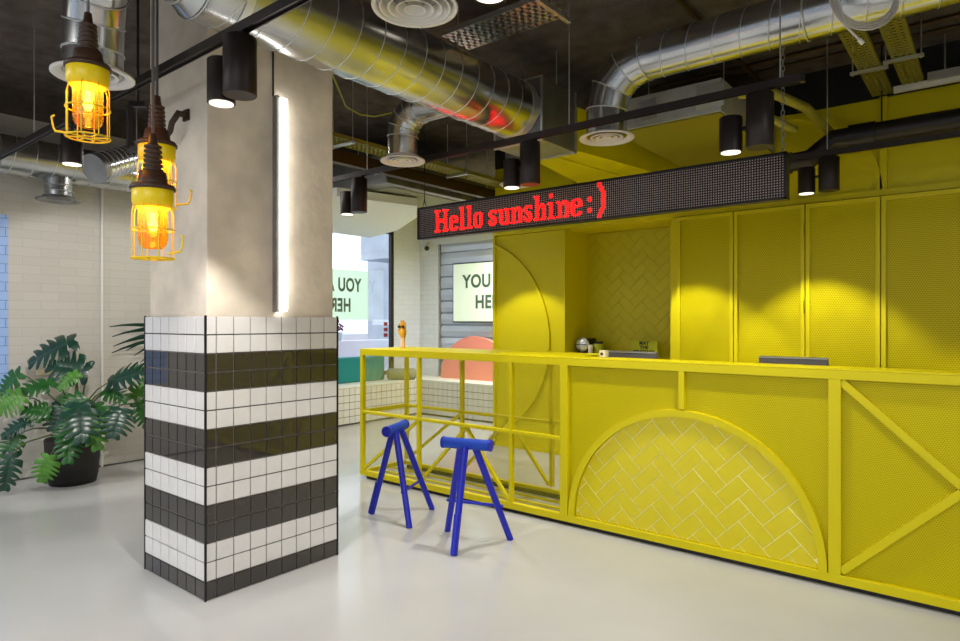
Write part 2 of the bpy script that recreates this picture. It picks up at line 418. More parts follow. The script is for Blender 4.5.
# =====================================================================
# PILLAR
# =====================================================================
PX0, PX1, PY0, PY1 = -3.936, -3.23, 1.705, 2.57
pil = thing('pillar', 'square raw concrete pillar clad below in black and white tile bands', 'pillar', ((PX0+PX1)/2, (PY0+PY1)/2, 0)); pil['kind'] = 'thing'
MB().box(PX0+.02, PX1-.02, PY0+.02, PY1-.02, 0, ZC-.001, .008).build('concrete_shaft', 'concrete', pil)
ga, gb_ = MB(), MB()
for row in range(15): (ga if row in (0, 3, 4, 7, 8, 11, 12) else gb_).box(PX0+.008, PX1-.008, PY0+.008, PY1-.008, row*.1, row*.1+(.1 if row < 14 else .097))
ga.build('light_grout', 'light_grout', pil); gb_.build('dark_grout', 'dark_grout', pil)
F4 = [(MB(), MB()) for _ in range(4)]
dark = {0, 3, 4, 7, 8, 11, 12}              # rows counted from the floor
gp = .0032
for row in range(15):
    z0, z1 = row*.1+gp, row*.1+.1-gp; j = 1 if row in dark else 0
    for k in range(7):
        a = PX1-.006-k*.1-.1+gp; b = a+.1-2*gp
        F4[0][j].box(a, b, PY0, PY0+.01, z0, z1, .0022); F4[1][j].box(a, b, PY1-.01, PY1, z0, z1, .0022)
    ys = [(PY0+.004, PY0+.062)]+[(PY0+.062+.1*k, PY0+.162+.1*k) for k in range(8)]
    for a, b in ys:
        F4[2][j].box(PX1-.01, PX1, a+gp, b-gp, z0, z1, .0022); F4[3][j].box(PX0, PX0+.01, a+gp, b-gp, z0, z1, .0022)
for a, b in F4:
    a.build('white_tiling', 'white_tile', pil)['label'] = 'white glazed tile bands'
    b.build('black_tiling', 'black_tile', pil)['label'] = 'glossy charcoal tile bands'
for x, y in ((PX1-.001, PY0+.001), (PX1-.001, PY1-.001), (PX0+.001, PY0+.001)): MB().box(x-.006, x+.004, y-.004, y+.006, 0, 1.503).build('corner_trim', 'black_metal', pil)

lt = thing('tube_light', 'slim upright white light tube glowing on the concrete pillar', 'light', (PX1, 2.155, 1.53))
MB().box(PX1-.022, PX1+.02, 2.118, 2.14, 1.525, 2.77, .003).build('housing', 'galv_dull', lt)
MB().box(PX1-.02, PX1+.034, 2.141, 2.185, 1.53, 2.76, .008).build('diffuser', 'tube', lt)
MB().tube([(PX1-.016, 2.12, 2.77), (PX1-.016, 2.12, ZC)], .005, 8).build('cable', 'black_metal', lt)

# =====================================================================
# RECEPTION COUNTER
# =====================================================================
CY0, CY1 = 3.965, 4.58                      # front and back planes
ZT = 1.212
CXL, CXR = -4.655, 2.4
ctr = thing('reception_counter', 'long yellow steel reception counter with open left end and tiled half circle', 'counter', (-1.5, 4.27, 0))
def xf_(u): return XY(u, CY0)
MB().box(CXL, XY(563.5, CY0)+.03, CY0, CY1, ZT-.012, ZT, .003).build('countertop', 'yellow', ctr)
CYD = CY0+.22
MB().box(XY(563.5, CY0)+.0302, CXR, CY0, CYD, ZT-.012, ZT, .003).build('countertop', 'yellow', ctr)
MB().box(xf_(563.5), CXR, CY0+.03, CYD-.03, .0, .03).box(CXL+.06, xf_(563.5), CY0+.03, CY0+.06, 0, .03).box(CXL+.06, xf_(563.5), CY1-.06, CY1-.03, 0, .03).build('plinth', 'black_metal', ctr)
xthick = xf_(563.5)
for y in (CY0+.2, CY0+.34): MB().box(CXL+.036, xthick, y, y+.02, .035, .05).build('bottom_slat', 'yellow', ctr)
def hrail(y, x0, x1, z, hh=.045): return MB().box(x0, x1, y, y+.04, z-hh/2, z+hh/2, .003)
hrail(CY0, CXL, CXR, ZT-.036, .048).build('top_rail', 'yellow', ctr)
hrail(CY1-.04, CXL, xthick+.02, ZT-.036, .048).build('top_rail', 'yellow', ctr)
hrail(CY0, CXL, CXR, .055, .05).build('bottom_rail', 'yellow', ctr)
hrail(CY1-.04, CXL, xthick+.02, .045, .03).build('bottom_rail', 'yellow', ctr)
hrail(CY0-.002, CXL+.036, xthick-.03, .622, .026).build('middle_rail', 'yellow', ctr)
hrail(CY1-.04, CXL+.036, xthick, .622, .026).build('middle_rail', 'yellow', ctr)
for z in (ZT-.036, .055, .622):
    MB().box(CXL, CXL+.036, CY0+.04, CY1-.04, z-.02, z+.02, .003).build('end_rail', 'yellow', ctr)
px2, px3 = xf_(417.5), xf_(510)
x680 = -1.5625
def post(x, y, ww=.04, z0=.08, z1=ZT-.06): return MB().box(x-ww/2, x+ww/2, y, y+.04, z0, z1, .003).build('post', 'yellow', ctr)
post(CXL+.02, CY0, .034); post(px2, CY0, .026); post(px3, CY0, .026); post(xthick, CY0, .062)
post(x680, CY0, .036, .91); post(xf_(834.5), CY0, .062); post(1.15, CY0, .06)
rx1, rx2, rx3 = CXL+.02, px2, px3
for x in (rx1, rx2, rx3): post(x, CY1-.04, .03)
post(xthick, CY1-.04, .05)
def brace(x0, z0, x1, z1, y): return MB().bar((x0, y+.0225, z0), (x1, y+.0225, z1), .022, .03, up=(0, 1, 0)).build('brace', 'yellow', ctr)
apx = (px2+px3)/2+.04
for y in (CY0, CY1-.04):
    brace(CXL+.04, .09, px2-.02, .60, y)
    brace(px2+.02, .09, apx, .605, y); brace(apx, .605, px3-.03, .09, y)
R0 = .83
MB().ring_arc((x680, 0, .075), R0-.045, R0, CY0-.002, CY0+.035, 0, PI).build('arch_frame', 'yellow', ctr)
arc_o = [(x680+(R0-.05)*math.cos(PI*i/40), .082+(R0-.05)*math.sin(PI*i/40)) for i in range(41)]
gb = MB().prism([(a, CY0+.024, b) for a, b in arc_o], (0, .03, 0)).build('grout_bed', 'grout', ctr)
herringbone(arc_o, .098, .0021, CY0+.0205, CY0+.024).build('tile_panel', 'yellow_tile', ctr)['label'] = 'half circle of yellow herringbone tiles'
# mesh infill
def sheet(x0, x1, z0, z1, y, m, name='mesh_panel'): return MB().add([(x0, y, z0), (x1, y, z0), (x1, y, z1), (x0, y, z1)], [(0, 1, 2, 3)]).build(name, m, ctr)
for a, b in ((CXL+.04, px2-.02), (px2+.02, px3-.02), (px3+.02, xthick-.03)):
    sheet(a, b, .08, ZT-.06, CY0+.03, 'open_mesh')
MB().add([(CXL+.03, CY0+.04, .08), (CXL+.03, CY1-.04, .08), (CXL+.03, CY1-.04, ZT-.06), (CXL+.03, CY0+.04, ZT-.06)], [(0, 1, 2, 3)]).build('mesh_panel', 'open_mesh_side', ctr)
xa, xb = xf_(834.5)-.03, xf_(834.5)+.03
arcp = [(x680+R0*math.cos(PI*i/40), .075+R0*math.sin(PI*i/40)) for i in range(41)]
spn = MB()                                   # sheet around the arch
top = ZT-.06
poly = [(xa, .08)]+arcp+[(xthick+.03, .08), (xthick+.03, top)]
L = [(x, z) for x, z in arcp if x >= x680-1e-6]; Rr = [(x, z) for x, z in arcp if x <= x680+1e-6]
def fan(pts, corner_x):
    for i in range(len(pts)-1):
        a, b = pts[i], pts[i+1]
        spn.add([(a[0], CY0+.03, a[1]), (b[0], CY0+.03, b[1]), (b[0], CY0+.03, top), (a[0], CY0+.03, top)], [(0, 1, 2, 3)])
    e = pts[0] if abs(pts[0][0]-corner_x) < abs(pts[-1][0]-corner_x) else pts[-1]
    if abs(e[0]-corner_x) > .002: spn.add([(e[0], CY0+.03, .08), (corner_x, CY0+.03, .08), (corner_x, CY0+.03, top), (e[0], CY0+.03, top)], [(0, 1, 2, 3)])
fan(L, xa); fan(Rr, xthick+.03)
spn.build('mesh_panel', 'perf', ctr)
sheet(xb, 1.12, .08, top, CY0+.03, 'perf'); sheet(1.18, CXR, .08, top, CY0+.03, 'perf')
MB().box(xthick+.02, CXR, CY0+.06, CY0+.075, .05, ZT-.02).build('backing_board', 'inner', ctr)
MB().box(xthick+.005, xthick+.02, CY0+.04, CYD-.01, .05, ZT-.02).build('side_board', 'yellow', ctr)
xq = xf_(952)+.42
xm = -.12
MB().bar((xb, CY0+.02, ZT-.07), (xm, CY0+.02, .635), .03, .04).build('brace', 'yellow', ctr)
MB().bar((xb, CY0+.02, .10), (xm, CY0+.02, .635), .03, .04).build('brace', 'yellow', ctr)
dk = thing('staff_desk', 'yellow staff desk standing behind the tall reception counter', 'desk', (.3, CYD+.3, 0))
MB().box(xthick+.1, CXR, CYD+.01, CYD+.66, .72, .75, .003).build('worktop', 'yellow', dk)
for x in (xthick+.1, .9, CXR-.03): MB().box(x, x+.03, CYD+.01, CYD+.66, 0, .72).build('side_panel', 'yellow', dk)

YM = 4.33
# monitors on the desk behind the counter
def monitor(x0, x1, ztop, label):
    y = YM+.02
    t = thing('monitor', label, 'monitor', ((x0+x1)/2, y, .75), 0, 'monitors behind the counter')
    MB().box(x0, x1, y-.03, y+.012, ztop-.31, ztop, .008).build('case', 'screen_back', t)
    MB().box(x0+.012, x1-.012, y+.012, y+.014, ztop-.30, ztop-.012).build('screen', 'black', t)
    MB().box(x0, x1, y-.034, y-.028, ztop-.012, ztop-.002, .002).build('top_strip', 'galv_dull', t)
    xm = (x0+x1)/2
    MB().box(xm-.03, xm+.03, y-.06, y-.03, .76, ztop-.12, .004).build('stand', 'black', t)
    MB().box(xm-.11, xm+.11, y-.11, y+.06, .75, .762, .004).build('foot', 'black', t)
    return t
p = onY(759, 355, YM); q = onY(828, 357, YM)
monitor(p.x, q.x, p.z-.002, 'dark monitor seen from behind, nearest the tall mesh doors')
p = onY(604, 350, YM); q = onY(657, 351, YM)
monitor(p.x, q.x, p.z+.0, 'dark monitor seen from behind, in front of the small lettered card')
p = onY(603.5, 349, CYD-.06)
t = thing('card_holder', 'small cream box with a round black hole on the counter', 'box', (p.x, p.y, ZT))
MB().box(p.x-.026, p.x+.026, p.y-.02, p.y+.03, ZT, ZT+.05, .006).build('body', 'cup', t)
MB().lathe([(.0, -.021), (.011, -.021), (.011, -.019)], (p.x-.004, p.y, ZT+.025), 20, 'Y').build('hole', 'black', t)

# ornament on the open end
p = onY(403, 349, 4.3)
t = thing('ornament', 'small yellow hand shaped ornament with two black spots on the counter end', 'ornament', (p.x, p.y, ZT))
MB().lathe([(0, 0), (.026, 0), (.024, .02), (.020, .06), (.022, .10)], (p.x, p.y, ZT), 20).build('stem', 'pink', t)
b = MB().lathe([(.022, .10), (.032, .13), (.034, .16), (.028, .185)], (p.x, p.y, ZT), 20)
for k, (dx, h, r) in enumerate(((-.03, .235, .010), (-.012, .262, .010), (.008, .268, .010), (.026, .25, .010))):
    b.tube([(p.x+dx*.5, p.y, ZT+.15), (p.x+dx, p.y, ZT+.2), (p.x+dx*1.35, p.y-.01, ZT+h)], [.013, .012, r*.7], 10)
b.tube([(p.x-.02, p.y, ZT+.12), (p.x-.045, p.y-.005, ZT+.15), (p.x-.05, p.y-.01, ZT+.185)], [.012, .011, .008], 10)
b.build('hand', 'ochre', t)
MB().lathe([(0, -.012), (.013, -.009), (.015, 0), (.013, .009), (0, .012)], (p.x-.032, p.y-.02, ZT+.205), 16, 'Y').lathe([(0, -.012), (.013, -.009), (.015, 0), (.013, .009), (0, .012)], (p.x+.018, p.y-.02, ZT+.205), 16, 'Y').build('spots', 'black', t)['kind'] = 'thing'

# alcove contents
p = onY(582.5, 344, 6.2)
t = thing('coffee_machine', 'small black coffee machine with round silver front in the alcove', 'coffee machine', (p.x, p.y, NZ0))
MB().box(p.x-.07, p.x+.07, p.y, p.y+.2, NZ0, NZ0+.24, .02).build('body', 'black', t)
MB().lathe([(0, -.04), (.04, -.038), (.068, -.02), (.076, 0), (.076, .02)], (p.x, p.y-.005, p.z), 32, 'Y').build('front_dome', 'silver', t)
MB().box(p.x-.068, p.x+.068, p.y-.045, p.y-.02, p.z-.004, p.z+.004).build('handle', 'black', t)
MB().cyl((p.x, p.y-.04, NZ0), (p.x, p.y-.04, NZ0+.03), .035, 20).build('cup_rest', 'black', t)
p = onY(590.5, 352, 6.2)
t = thing('paper_cup', 'stack of white paper cups beside the coffee machine', 'cup', (p.x, p.y, NZ0))
MB().lathe([(0, 0), (.022, 0), (.03, .17), (.026, .17), (.02, .01)], (p.x, p.y, NZ0), 20).build('cup', 'cup', t)
p = onY(598.5, 344, 6.3)
t = thing('canister', 'olive canister with black lid beside the coffee machine', 'canister', (p.x, p.y, NZ0))
MB().cyl((p.x, p.y, NZ0), (p.x, p.y, NZ0+.18), .055, 24).build('body', 'card', t)
MB().cyl((p.x, p.y, NZ0+.18), (p.x, p.y, NZ0+.205), .05, 24).build('lid', 'black', t)
a, b = onY(631.5, 340, 6.35), onY(657.5, 341, 6.35)
t = thing('lettered_card', 'small yellow card with black capitals standing in the alcove', 'sign', ((a.x+b.x)/2, 6.35, NZ0))
MB().box(a.x, b.x, 6.345, 6.36, NZ0, a.z, .002).build('card', 'card', t)
for s_, zz, sz in (('MAY', a.z-.042, .052), ('THE', a.z-.088, .052), ('STUDENTS', a.z-.132, .046)):
    text_mesh('lettering', s_, sz, frame_mtx(((a.x+b.x)/2, 6.343, zz), (1, 0, 0), (0, 0, 1)), 'black', t, .001, .0016, space=1.05)

# =====================================================================
# TALL CABINETS AND WALL PANEL
# =====================================================================
ZD = 2.468
def cabinet(label, x0, x1, doors, hinge_x=None):
    t = thing('tall_cabinet', label, 'cabinet', ((x0+x1)/2, YB-.06, 0), 0, 'tall yellow mesh door cabinets')
    MB().box(x0+.004, x1-.004, YB-.055, YB-.001, 0, .05).box(x0+.004, x1-.004, YB-.055, YB-.001, ZD-.02, ZD).build('frame', 'yellow', t)
    MB().box(x0+.004, x1-.004, YB-.02, YB-.008, .05, ZD-.02).build('shade_board', 'inner', t)  # board added close behind the doors so their holes read as shaded
    for a, b in doors:
        fw = .036
        d = MB().box(a+.004, a+fw, YB-.09, YB-.057, .02, ZD-.004, .003).box(b-fw, b-.004, YB-.09, YB-.057, .02, ZD-.004, .003)
        d.box(a+fw, b-fw, YB-.09, YB-.057, .02, .06).box(a+fw, b-fw, YB-.09, YB-.057, ZD-.04, ZD-.004)
        d = d.build('door', 'yellow', t)
        MB().add([(a+fw, YB-.072, .06), (b-fw, YB-.072, .06), (b-fw, YB-.072, ZD-.04), (a+fw, YB-.072, ZD-.04)], [(0, 1, 2, 3)]).build('mesh_panel', 'door_perf', d)
        for z in (.3, 1.6, 2.25):
            hx = hinge_x if hinge_x and abs(hinge_x-a) < .02 else b
            MB().cyl((hx-.004, YB-.094, z-.05), (hx-.004, YB-.094, z+.05), .008, 10).build('hinge', 'yellow', d)
    return t
xs = [XY(u, YB-.07) for u in (677, 734, 805.5, 881)]
cabinet('single door yellow mesh cabinet beside the tiled alcove', xs[0], xs[1], [(xs[0], xs[1])])
cabinet('double door yellow mesh cabinet between the alcove cabinet and the black spotlight', xs[1], xs[3], [(xs[1], xs[2]), (xs[2], xs[3])], xs[2])
nx = xs[3]+.62
cabinet('yellow mesh cabinet farthest from the alcove, at the photo edge', xs[3], nx, [(xs[3], nx)])
g = MB().box(xs[0]-.06, xs[0]-.002, YB-.06, YB, 0, ZD).build('trim_7', 'yellow'); struct(g)
# framed wall panel with a curved rib at the left end
t = thing('wall_panel', 'plain yellow wall panel with a big curved rib beside the alcove', 'panel', (-4.15, YB, 0))
MB().box(XE+.002, NX0-.002, YB-.018, YB-.001, .03, ZD).build('sheet', 'yellow', t)
MB().box(XE, XE+.03, YB-.045, YB-.001, 0, ZD+.002).box(NX0-.045, NX0, YB-.045, YB-.001, 0, ZD+.002).box(XE, NX0, YB-.045, YB-.001, 0, .04).build('frame', 'yellow', t)
cx, cz, rr = -5.08, 1.25, 1.215
a0 = math.acos((XE+.03-cx)/rr)
MB().ring_arc((cx, 0, cz), rr-.035, rr, YB-.045, YB-.015, -a0, a0).build('curved_rib', 'yellow', t)

# =====================================================================
# LED SIGN
# =====================================================================
SY = 4.2; SX0, SX1, SZ0, SZ1 = -4.125, -.995, 2.215, 2.505
sg = thing('led_sign', 'long black dot matrix sign with red glowing words hanging over the counter', 'sign', ((SX0+SX1)/2, SY+.03, SZ0))
MB().box(SX0, SX1, SY+.004, SY+.07, SZ0, SZ1, .004).build('housing', 'black', sg)
fr = MB().box(SX0, SX1, SY-.008, SY+.004, SZ0, SZ0+.014).box(SX0, SX1, SY-.008, SY+.004, SZ1-.014, SZ1).box(SX0, SX0+.014, SY-.008, SY+.004, SZ0, SZ1).box(SX1-.014, SX1, SY-.008, SY+.004, SZ0, SZ1)
fr.build('bezel', 'black_metal', sg)
GL = {
'H': ["####..####", ".##....##.", ".##....##.", ".##....##.", ".##....##.", ".########.", ".########.", ".##....##.", ".##....##.", ".##....##.", ".##....##.", "####..####"],
'e': ["", "", "", "", ".####.", "##..##", "##..##", "######", "##....", "##....", "##..##", ".####."],
'l': ["###.", ".##.", ".##.", ".##.", ".##.", ".##.", ".##.", ".##.", ".##.", ".##.", ".##.", "####"],
'o': ["", "", "", "", ".####.", "##..##", "##..##", "##..##", "##..##", "##..##", "##..##", ".####."],
's': ["", "", "", "", ".####", "##..#", "##...", ".###.", "..###", "#..##", "##.##", ".###."],
'u': ["", "", "", "", "###.###", ".##..##", ".##..##", ".##..##", ".##..##", ".##..##", ".##..##", "..#####"],
'n': ["", "", "", "", "##.###.", ".###.##", ".##..##", ".##..##", ".##..##", ".##..##", ".##..##", "###.###"],
'h': ["###....", ".##....", ".##....", ".##....", ".##.##.", ".###.##", ".##..##", ".##..##", ".##..##", ".##..##", ".##..##", "###.###"],
'i': [".##.", ".##.", "", "", "###.", ".##.", ".##.", ".##.", ".##.", ".##.", ".##.", "####"],
':': ["", "", "", "", "##", "##", "", "", "", "##", "##", ""],
}
PAREN = ["##..", "##..", ".##.", ".##.", "..##", "..##", "..##", "..##", "..##", "..##", "..##", "..##", ".##.", ".##.", "##..", "##.."]
lit = set()
def put(word, col):
    for ch in word:
        wd = max(len(r) for r in GL[ch])
        for r, row in enumerate(GL[ch]):
            for c, k in enumerate(row):
                if k == '#': lit.add((col+c, r+2))
        col += wd+1
    return col
NC, NR = 192, 16
put('Hello', 12); put('sunshine', 50); put(':', 108)
for r, row in enumerate(PAREN):
    for c, k in enumerate(row):
        if k == '#': lit.add((113+c, r))
px_, pz_ = (SX1-SX0-.03)/NC, (SZ1-SZ0-.03)/NR
on, off = MB(), MB()
for c in range(NC):
    for r in range(NR):
        x = SX0+.015+(c+.5)*px_; z = SZ1-.015-(r+.5)*pz_
        g, k = (on, .33) if (c, r) in lit else (off, .23)
        y = SY+.0035
        g.add([(x-px_*k, y, z-pz_*k), (x+px_*k, y, z-pz_*k), (x+px_*k, y, z+pz_*k), (x-px_*k, y, z+pz_*k), (x, y-.004, z)], [(0, 1, 4), (1, 2, 4), (2, 3, 4), (3, 0, 4)])
o = off.build('led_grid', 'led_off', sg); o['label'] = 'unlit pale dots'
o = on.build('lettering', 'led_on', sg); o['label'] = 'red words Hello sunshine and a smile'
def chain(x, y, z0, z1, name, parent, mt='galv_dull', step=.034, r=.003):
    g = MB(); z = z0; k = 0
    while z < z1:
        pts = []
        for i in range(10):
            a = 2*PI*i/10; dx, dz = .010*math.cos(a), .022*math.sin(a)
            pts.append((x+(dx if k % 2 else 0), y+(0 if k % 2 else dx), z+.02+dz))
        g.tube(pts, r, 5, closed=True); z += step; k += 1
    return g.build(name, mt, parent)
chain(SX1-.03, SY+.03, SZ1-.01, ZC-.02, 'hanging_chain', sg)
g = MB().tube([(SX0+.03, SY+.03, SZ1), (SX0+.055, SY+.03, SZ1+.07), (SX0+.08, SY+.03, SZ1)], .004, 6).tube([(SX0+.055, SY+.03, SZ1+.07), (SX0+.055, SY+.03, ZC)], .004, 6)
g.build('hanger_wire', 'black_metal', sg)

# =====================================================================
# STOOLS
# =====================================================================
def stool(loc, deg, label):
    t = thing('bar_stool', label, 'stool', (0, 0, 0), 0, 'blue three-legged bar stools')
    R = .27; zt = .64
    feet = [(R*math.cos(a), R*math.sin(a)) for a in (0, 2*PI/3, 4*PI/3)]
    tops = [(.095, 0), (.05, .05), (.05, -.05)]
    for i in range(3):
        g = MB().tube([(feet[i][0], feet[i][1], 0), (tops[i][0], tops[i][1], zt+.01)], [.0215, .0245], 14)
        l = g.build('leg', 'blue', t, True)
        if i == 0:
            f, tp = Vector((feet[0][0], 0, .0)), Vector((tops[0][0], 0, zt))
            a, b = f.lerp(tp, .012), f.lerp(tp, .38)
            MB().tube([a+Vector((.012, 0, 0)), b+Vector((.012, 0, 0))], [.021, .0235], 14).build('foot_sleeve', 'blue', l, True)
    def at(i, z): f = z/(zt); return Vector((feet[i][0]+(tops[i][0]-feet[i][0])*f, feet[i][1]+(tops[i][1]-feet[i][1])*f, z))
    a, b = at(1, .24), at(2, .24); d = (b-a).normalized()
    MB().tube([a-d*.04, b+d*.04], .0105, 10).build('rung', 'blue', t, True)
    s = MB().tube([(.07, -.172, .665), (.07, -.165, .665), (.07, .165, .665), (.07, .172, .665)], [.032, .036, .036, .032], 28)
    s.build('seat', 'blue_seat', t, True)
    for sgn in (-1, 1):
        MB().lathe([(0, .002*sgn), (.022, .002*sgn), (.032, 0), (.039, -.001*sgn), (.039, -.014*sgn), (.036, -.014*sgn)], (.07, .176*sgn, .665), 28, 'Y').build('seat_cap', 'blue', t, True)
    t.location = loc; t.rotation_euler = (0, 0, math.radians(deg)); return t
st = stool((-3.467, 3.388, 0), 203, 'blue stool at the open left end of the yellow counter')
dup(st, (-2.734, 3.285, 0), math.radians(287), 'blue stool standing nearest the camera, below the red words')

# =====================================================================
# DUCTWORK
# =====================================================================
def helix(a, b, r, pitch, wire=.0035):
    a, b = Vector(a), Vector(b); d = b-a; Ln = d.length; d.normalize()
    up = Vector((0, 0, 1)); s1 = d.cross(up).normalized(); s2 = s1.cross(d); n = int(Ln/pitch*20)
    return [a+d*(Ln*i/n)+(s1*math.cos(2*PI*i/20)+s2*math.sin(2*PI*i/20))*(r+wire*.3) for i in range(n+1)]
def duct_run(parent, a, b, r, pitch=.16, name='pipe', m='galv'):
    MB().tube([a, b], r, 48).build(name, m, parent)
    MB().tube(helix(a, b, r, pitch), .0035, 5).build('seam', 'galv_seam', parent)
def bend(parent, pts, r, name='elbow'):
    o = MB().tube(pts, r, 36, split=True).build(name, 'galv', parent)
    g = MB()
    for i in range(1, len(pts)-1):
        ti = (Vector(pts[i])-Vector(pts[i-1])).normalized(); to = (Vector(pts[i+1])-Vector(pts[i])).normalized(); t = (ti+to).normalized()
        p = Vector(pts[i]); a = t.cross(Vector((.3, .9, .2))).normalized(); b = t.cross(a); k = 1/max(.5, ti.dot(t)); bd = (to-ti)
        ring = []
        for j in range(32):
            o_ = a*math.cos(2*PI*j/32)+b*math.sin(2*PI*j/32)
            if bd.length > 1e-4: bn = bd.normalized(); o_ = o_+bn*o_.dot(bn)*(k-1)
            ring.append(p+o_*(r+.002))
        g.tube(ring, .0045, 5, closed=True)
    g.build('seam', 'galv_seam', o)
    return o
def diffuser(parent, x, y, z, R, rings=3, m='white_metal'):
    d = MB().lathe([(R*.72, .035), (R*.75, .012), (R, .004), (R, -.004), (R*.97, -.008), (R*.76, .004), (R*.72, .035)], (x, y, z), 40).build('diffuser', m, parent)
    g = MB()
    for k in range(rings):
        q = R*.70*(1-(k+.6)/(rings+.4))
        g.lathe([(q*1.0+.006, .0), (q, -.004), (q-.006, -.002), (q-.016, .022)], (x, y, z), 36)
    g.lathe([(0, .0), (R*.12, .002), (R*.16, .012)], (x, y, z), 24)
    g.build('cone_ring', m, d); return d
def drop_from(parent, start, mid, x, y, z, r, Rd, n=4, m='white_metal'):
    """elbow: leaves 'start' along the horizontal towards (x,y) and turns down to z"""
    s = Vector(start); e = Vector((x, y, s.z)); rad = min((e-s).length*.95, mid); d = (e-s).normalized()
    c0 = e-d*rad; pts = [s]
    for i in range(n+1):
        a = PI/2*i/n; pts.append(c0+d*rad*math.sin(a)-Vector((0, 0, rad*(1-math.cos(a)))))
    pts.append(Vector((x, y, z+.01)))
    bend(parent, pts, r); diffuser(parent, x, y, z, Rd, m=m)

DX, DZ, DR = -2.86, 3.08, .215
d1 = thing('ventilation_duct', 'fat spiral steel duct running past the pillar to a metal box', 'duct', (DX, 2.5, DZ))
duct_run(d1, (DX, 1.45, DZ), (DX, 4.0, DZ), DR, .165)
duct_run(d1, (DX, -1.5, DZ), (DX, 1.38, DZ), .165, .165)
bend(d1, [(DX, 1.36, DZ), (DX, 1.38, DZ), (DX, 1.40, DZ)], .172, 'coupling')
MB().tube([(DX, 1.385, DZ), (DX, 1.46, DZ)], [.168, DR+.003], 48).build('reducer', 'galv', d1)
MB().tube([(DX, 3.9, DZ), (DX, 3.97, DZ)], DR+.006, 40).tube([(DX, 1.62, DZ), (DX, 1.66, DZ)], DR+.005, 40).build('collar', 'galv_seam', d1)
drop_from(d1, (DX-.1, 3.42, DZ-.02), .19, -3.52, 3.42, 2.69, .115, .17)
drop_from(d1, (DX-.1, 1.12, DZ+.04), .34, -3.42, 1.24, 2.665, .13, .18, 4)
for y in (2.1, 3.3): MB().cyl((DX+.23 if 0 else DX, y, DZ+DR), (DX, y, ZC), .005, 8).build('hanger_rod', 'galv_seam', d1)
bx = thing('plenum_box', 'square galvanised box where the fat steel duct ends', 'duct', (-2.85, 4.4, 2.78))
MB().box(-3.08, -2.645, 4.0, 4.5, 2.83, 3.30, .004).build('casing', 'galv_dull', bx)
for y in (4.0, 4.49):
    g = MB()
    for (x0, x1, z0, z1) in ((-3.09, -2.635, 2.82, 2.835), (-3.09, -2.635, 3.295, 3.31), (-3.09, -3.075, 2.835, 3.295), (-2.65, -2.635, 2.835, 3.295)):
        g.box(x0, x1, y-.004, y+.010, z0, z1)
    g.build('flange', 'galv_seam', bx)
for x in (-3.0, -2.7): MB().cyl((x, 4.3, 3.30), (x, 4.3, ZC), .005, 8).build('hanger_rod', 'galv_seam', bx)
# yellow hood between the plenum and the wall
hd = thing('air_hood', 'sloping yellow sheet hood between the steel box and the back wall', 'duct', (-2.7, 5.2, 2.75))
MB().prism([(-3.1, 4.52, 2.86), (-2.64, 4.52, 2.86), (-2.4, 6.04, 2.86), (-3.35, 6.04, 2.86)], (0, 0, .34)).build('hood', 'yellow', hd)
MB().bar((-2.645, 4.53, 2.855), (-2.41, 6.03, 2.855), .02).bar((-2.9, 4.54, 2.855), (-2.75, 6.0, 2.855), .015).build('seam', 'yellow', hd)

RY_, RZ_, RR_ = 4.05, 3.235, .14
d2 = thing('ventilation_duct', 'slimmer spiral steel duct over the counter ending in a downward elbow', 'duct', (-.5, RY_, RZ_))
duct_run(d2, (-1.84, RY_, RZ_), (3.4, RY_, RZ_), RR_, .165)
pts = [Vector((-1.84, RY_, RZ_))]
rad = .29
for i in range(1, 4): a = PI/2*i/3; pts.append(Vector((-1.84-rad*math.sin(a), RY_, RZ_-rad*(1-math.cos(a)))))
pts = [pts[0]-Vector((-.02, 0, 0))]+pts+[Vector((pts[-1].x, RY_, 2.765))]
bend(d2, pts, RR_)
diffuser(d2, pts[-1].x, RY_, 2.755, .19)
for x in (-.85, .6): MB().cyl((x, RY_, RZ_), (x, RY_, ZC), .004, 8).tube([(x, RY_+(RR_+.004)*math.cos(2*PI*i/24), RZ_+(RR_+.004)*math.sin(2*PI*i/24)) for i in range(24)], .006, 6, closed=True).build('hanger_strap', 'galv_seam', d2)
# left wall duct
d3 = thing('ventilation_duct', 'spiral steel duct along the white brick wall above the plant', 'duct', (-6.76, 1.5, 2.93))
duct_run(d3, (-6.76, -3.5, 2.93), (-6.76, 4.3, 2.93), .175, .16)
MB().cyl((-6.76, 2.16, 2.80), (-6.76, 2.16, 2.60), .115, 32).build('stub', 'galv', d3)
g = MB()
for z in (2.62, 2.67, 2.72): g.tube([(-6.76+.117*math.cos(2*PI*i/24), 2.16+.117*math.sin(2*PI*i/24), z) for i in range(24)], .004, 5, closed=True)
g.build('seam', 'galv_seam', d3)
diffuser(d3, -6.76, 2.16, 2.59, .185, 2, 'galv_dull')
MB().cyl((-6.76, 1.62, 2.93), (-6.76, 1.68, 2.93), .185, 40).build('collar', 'galv_dull', d3)
a = atd(95, 168, 5.0); b = atd(146, 153, 5.5)
d4 = thing('branch_duct', 'short slanting steel duct end behind the hanging work lamps', 'duct', tuple(a))
duct_run(d4, a, b+(b-a)*.8, .11, .05)
MB().tube([a-(b-a)*.02, a+(b-a)*.06], .116, 32).build('collar', 'galv_dull', d4)
MB().cyl(a+(b-a)*.8, Vector(((a+(b-a)*.8).x, (a+(b-a)*.8).y, ZC)), .005, 8).build('hanger_rod', 'galv_seam', d4)

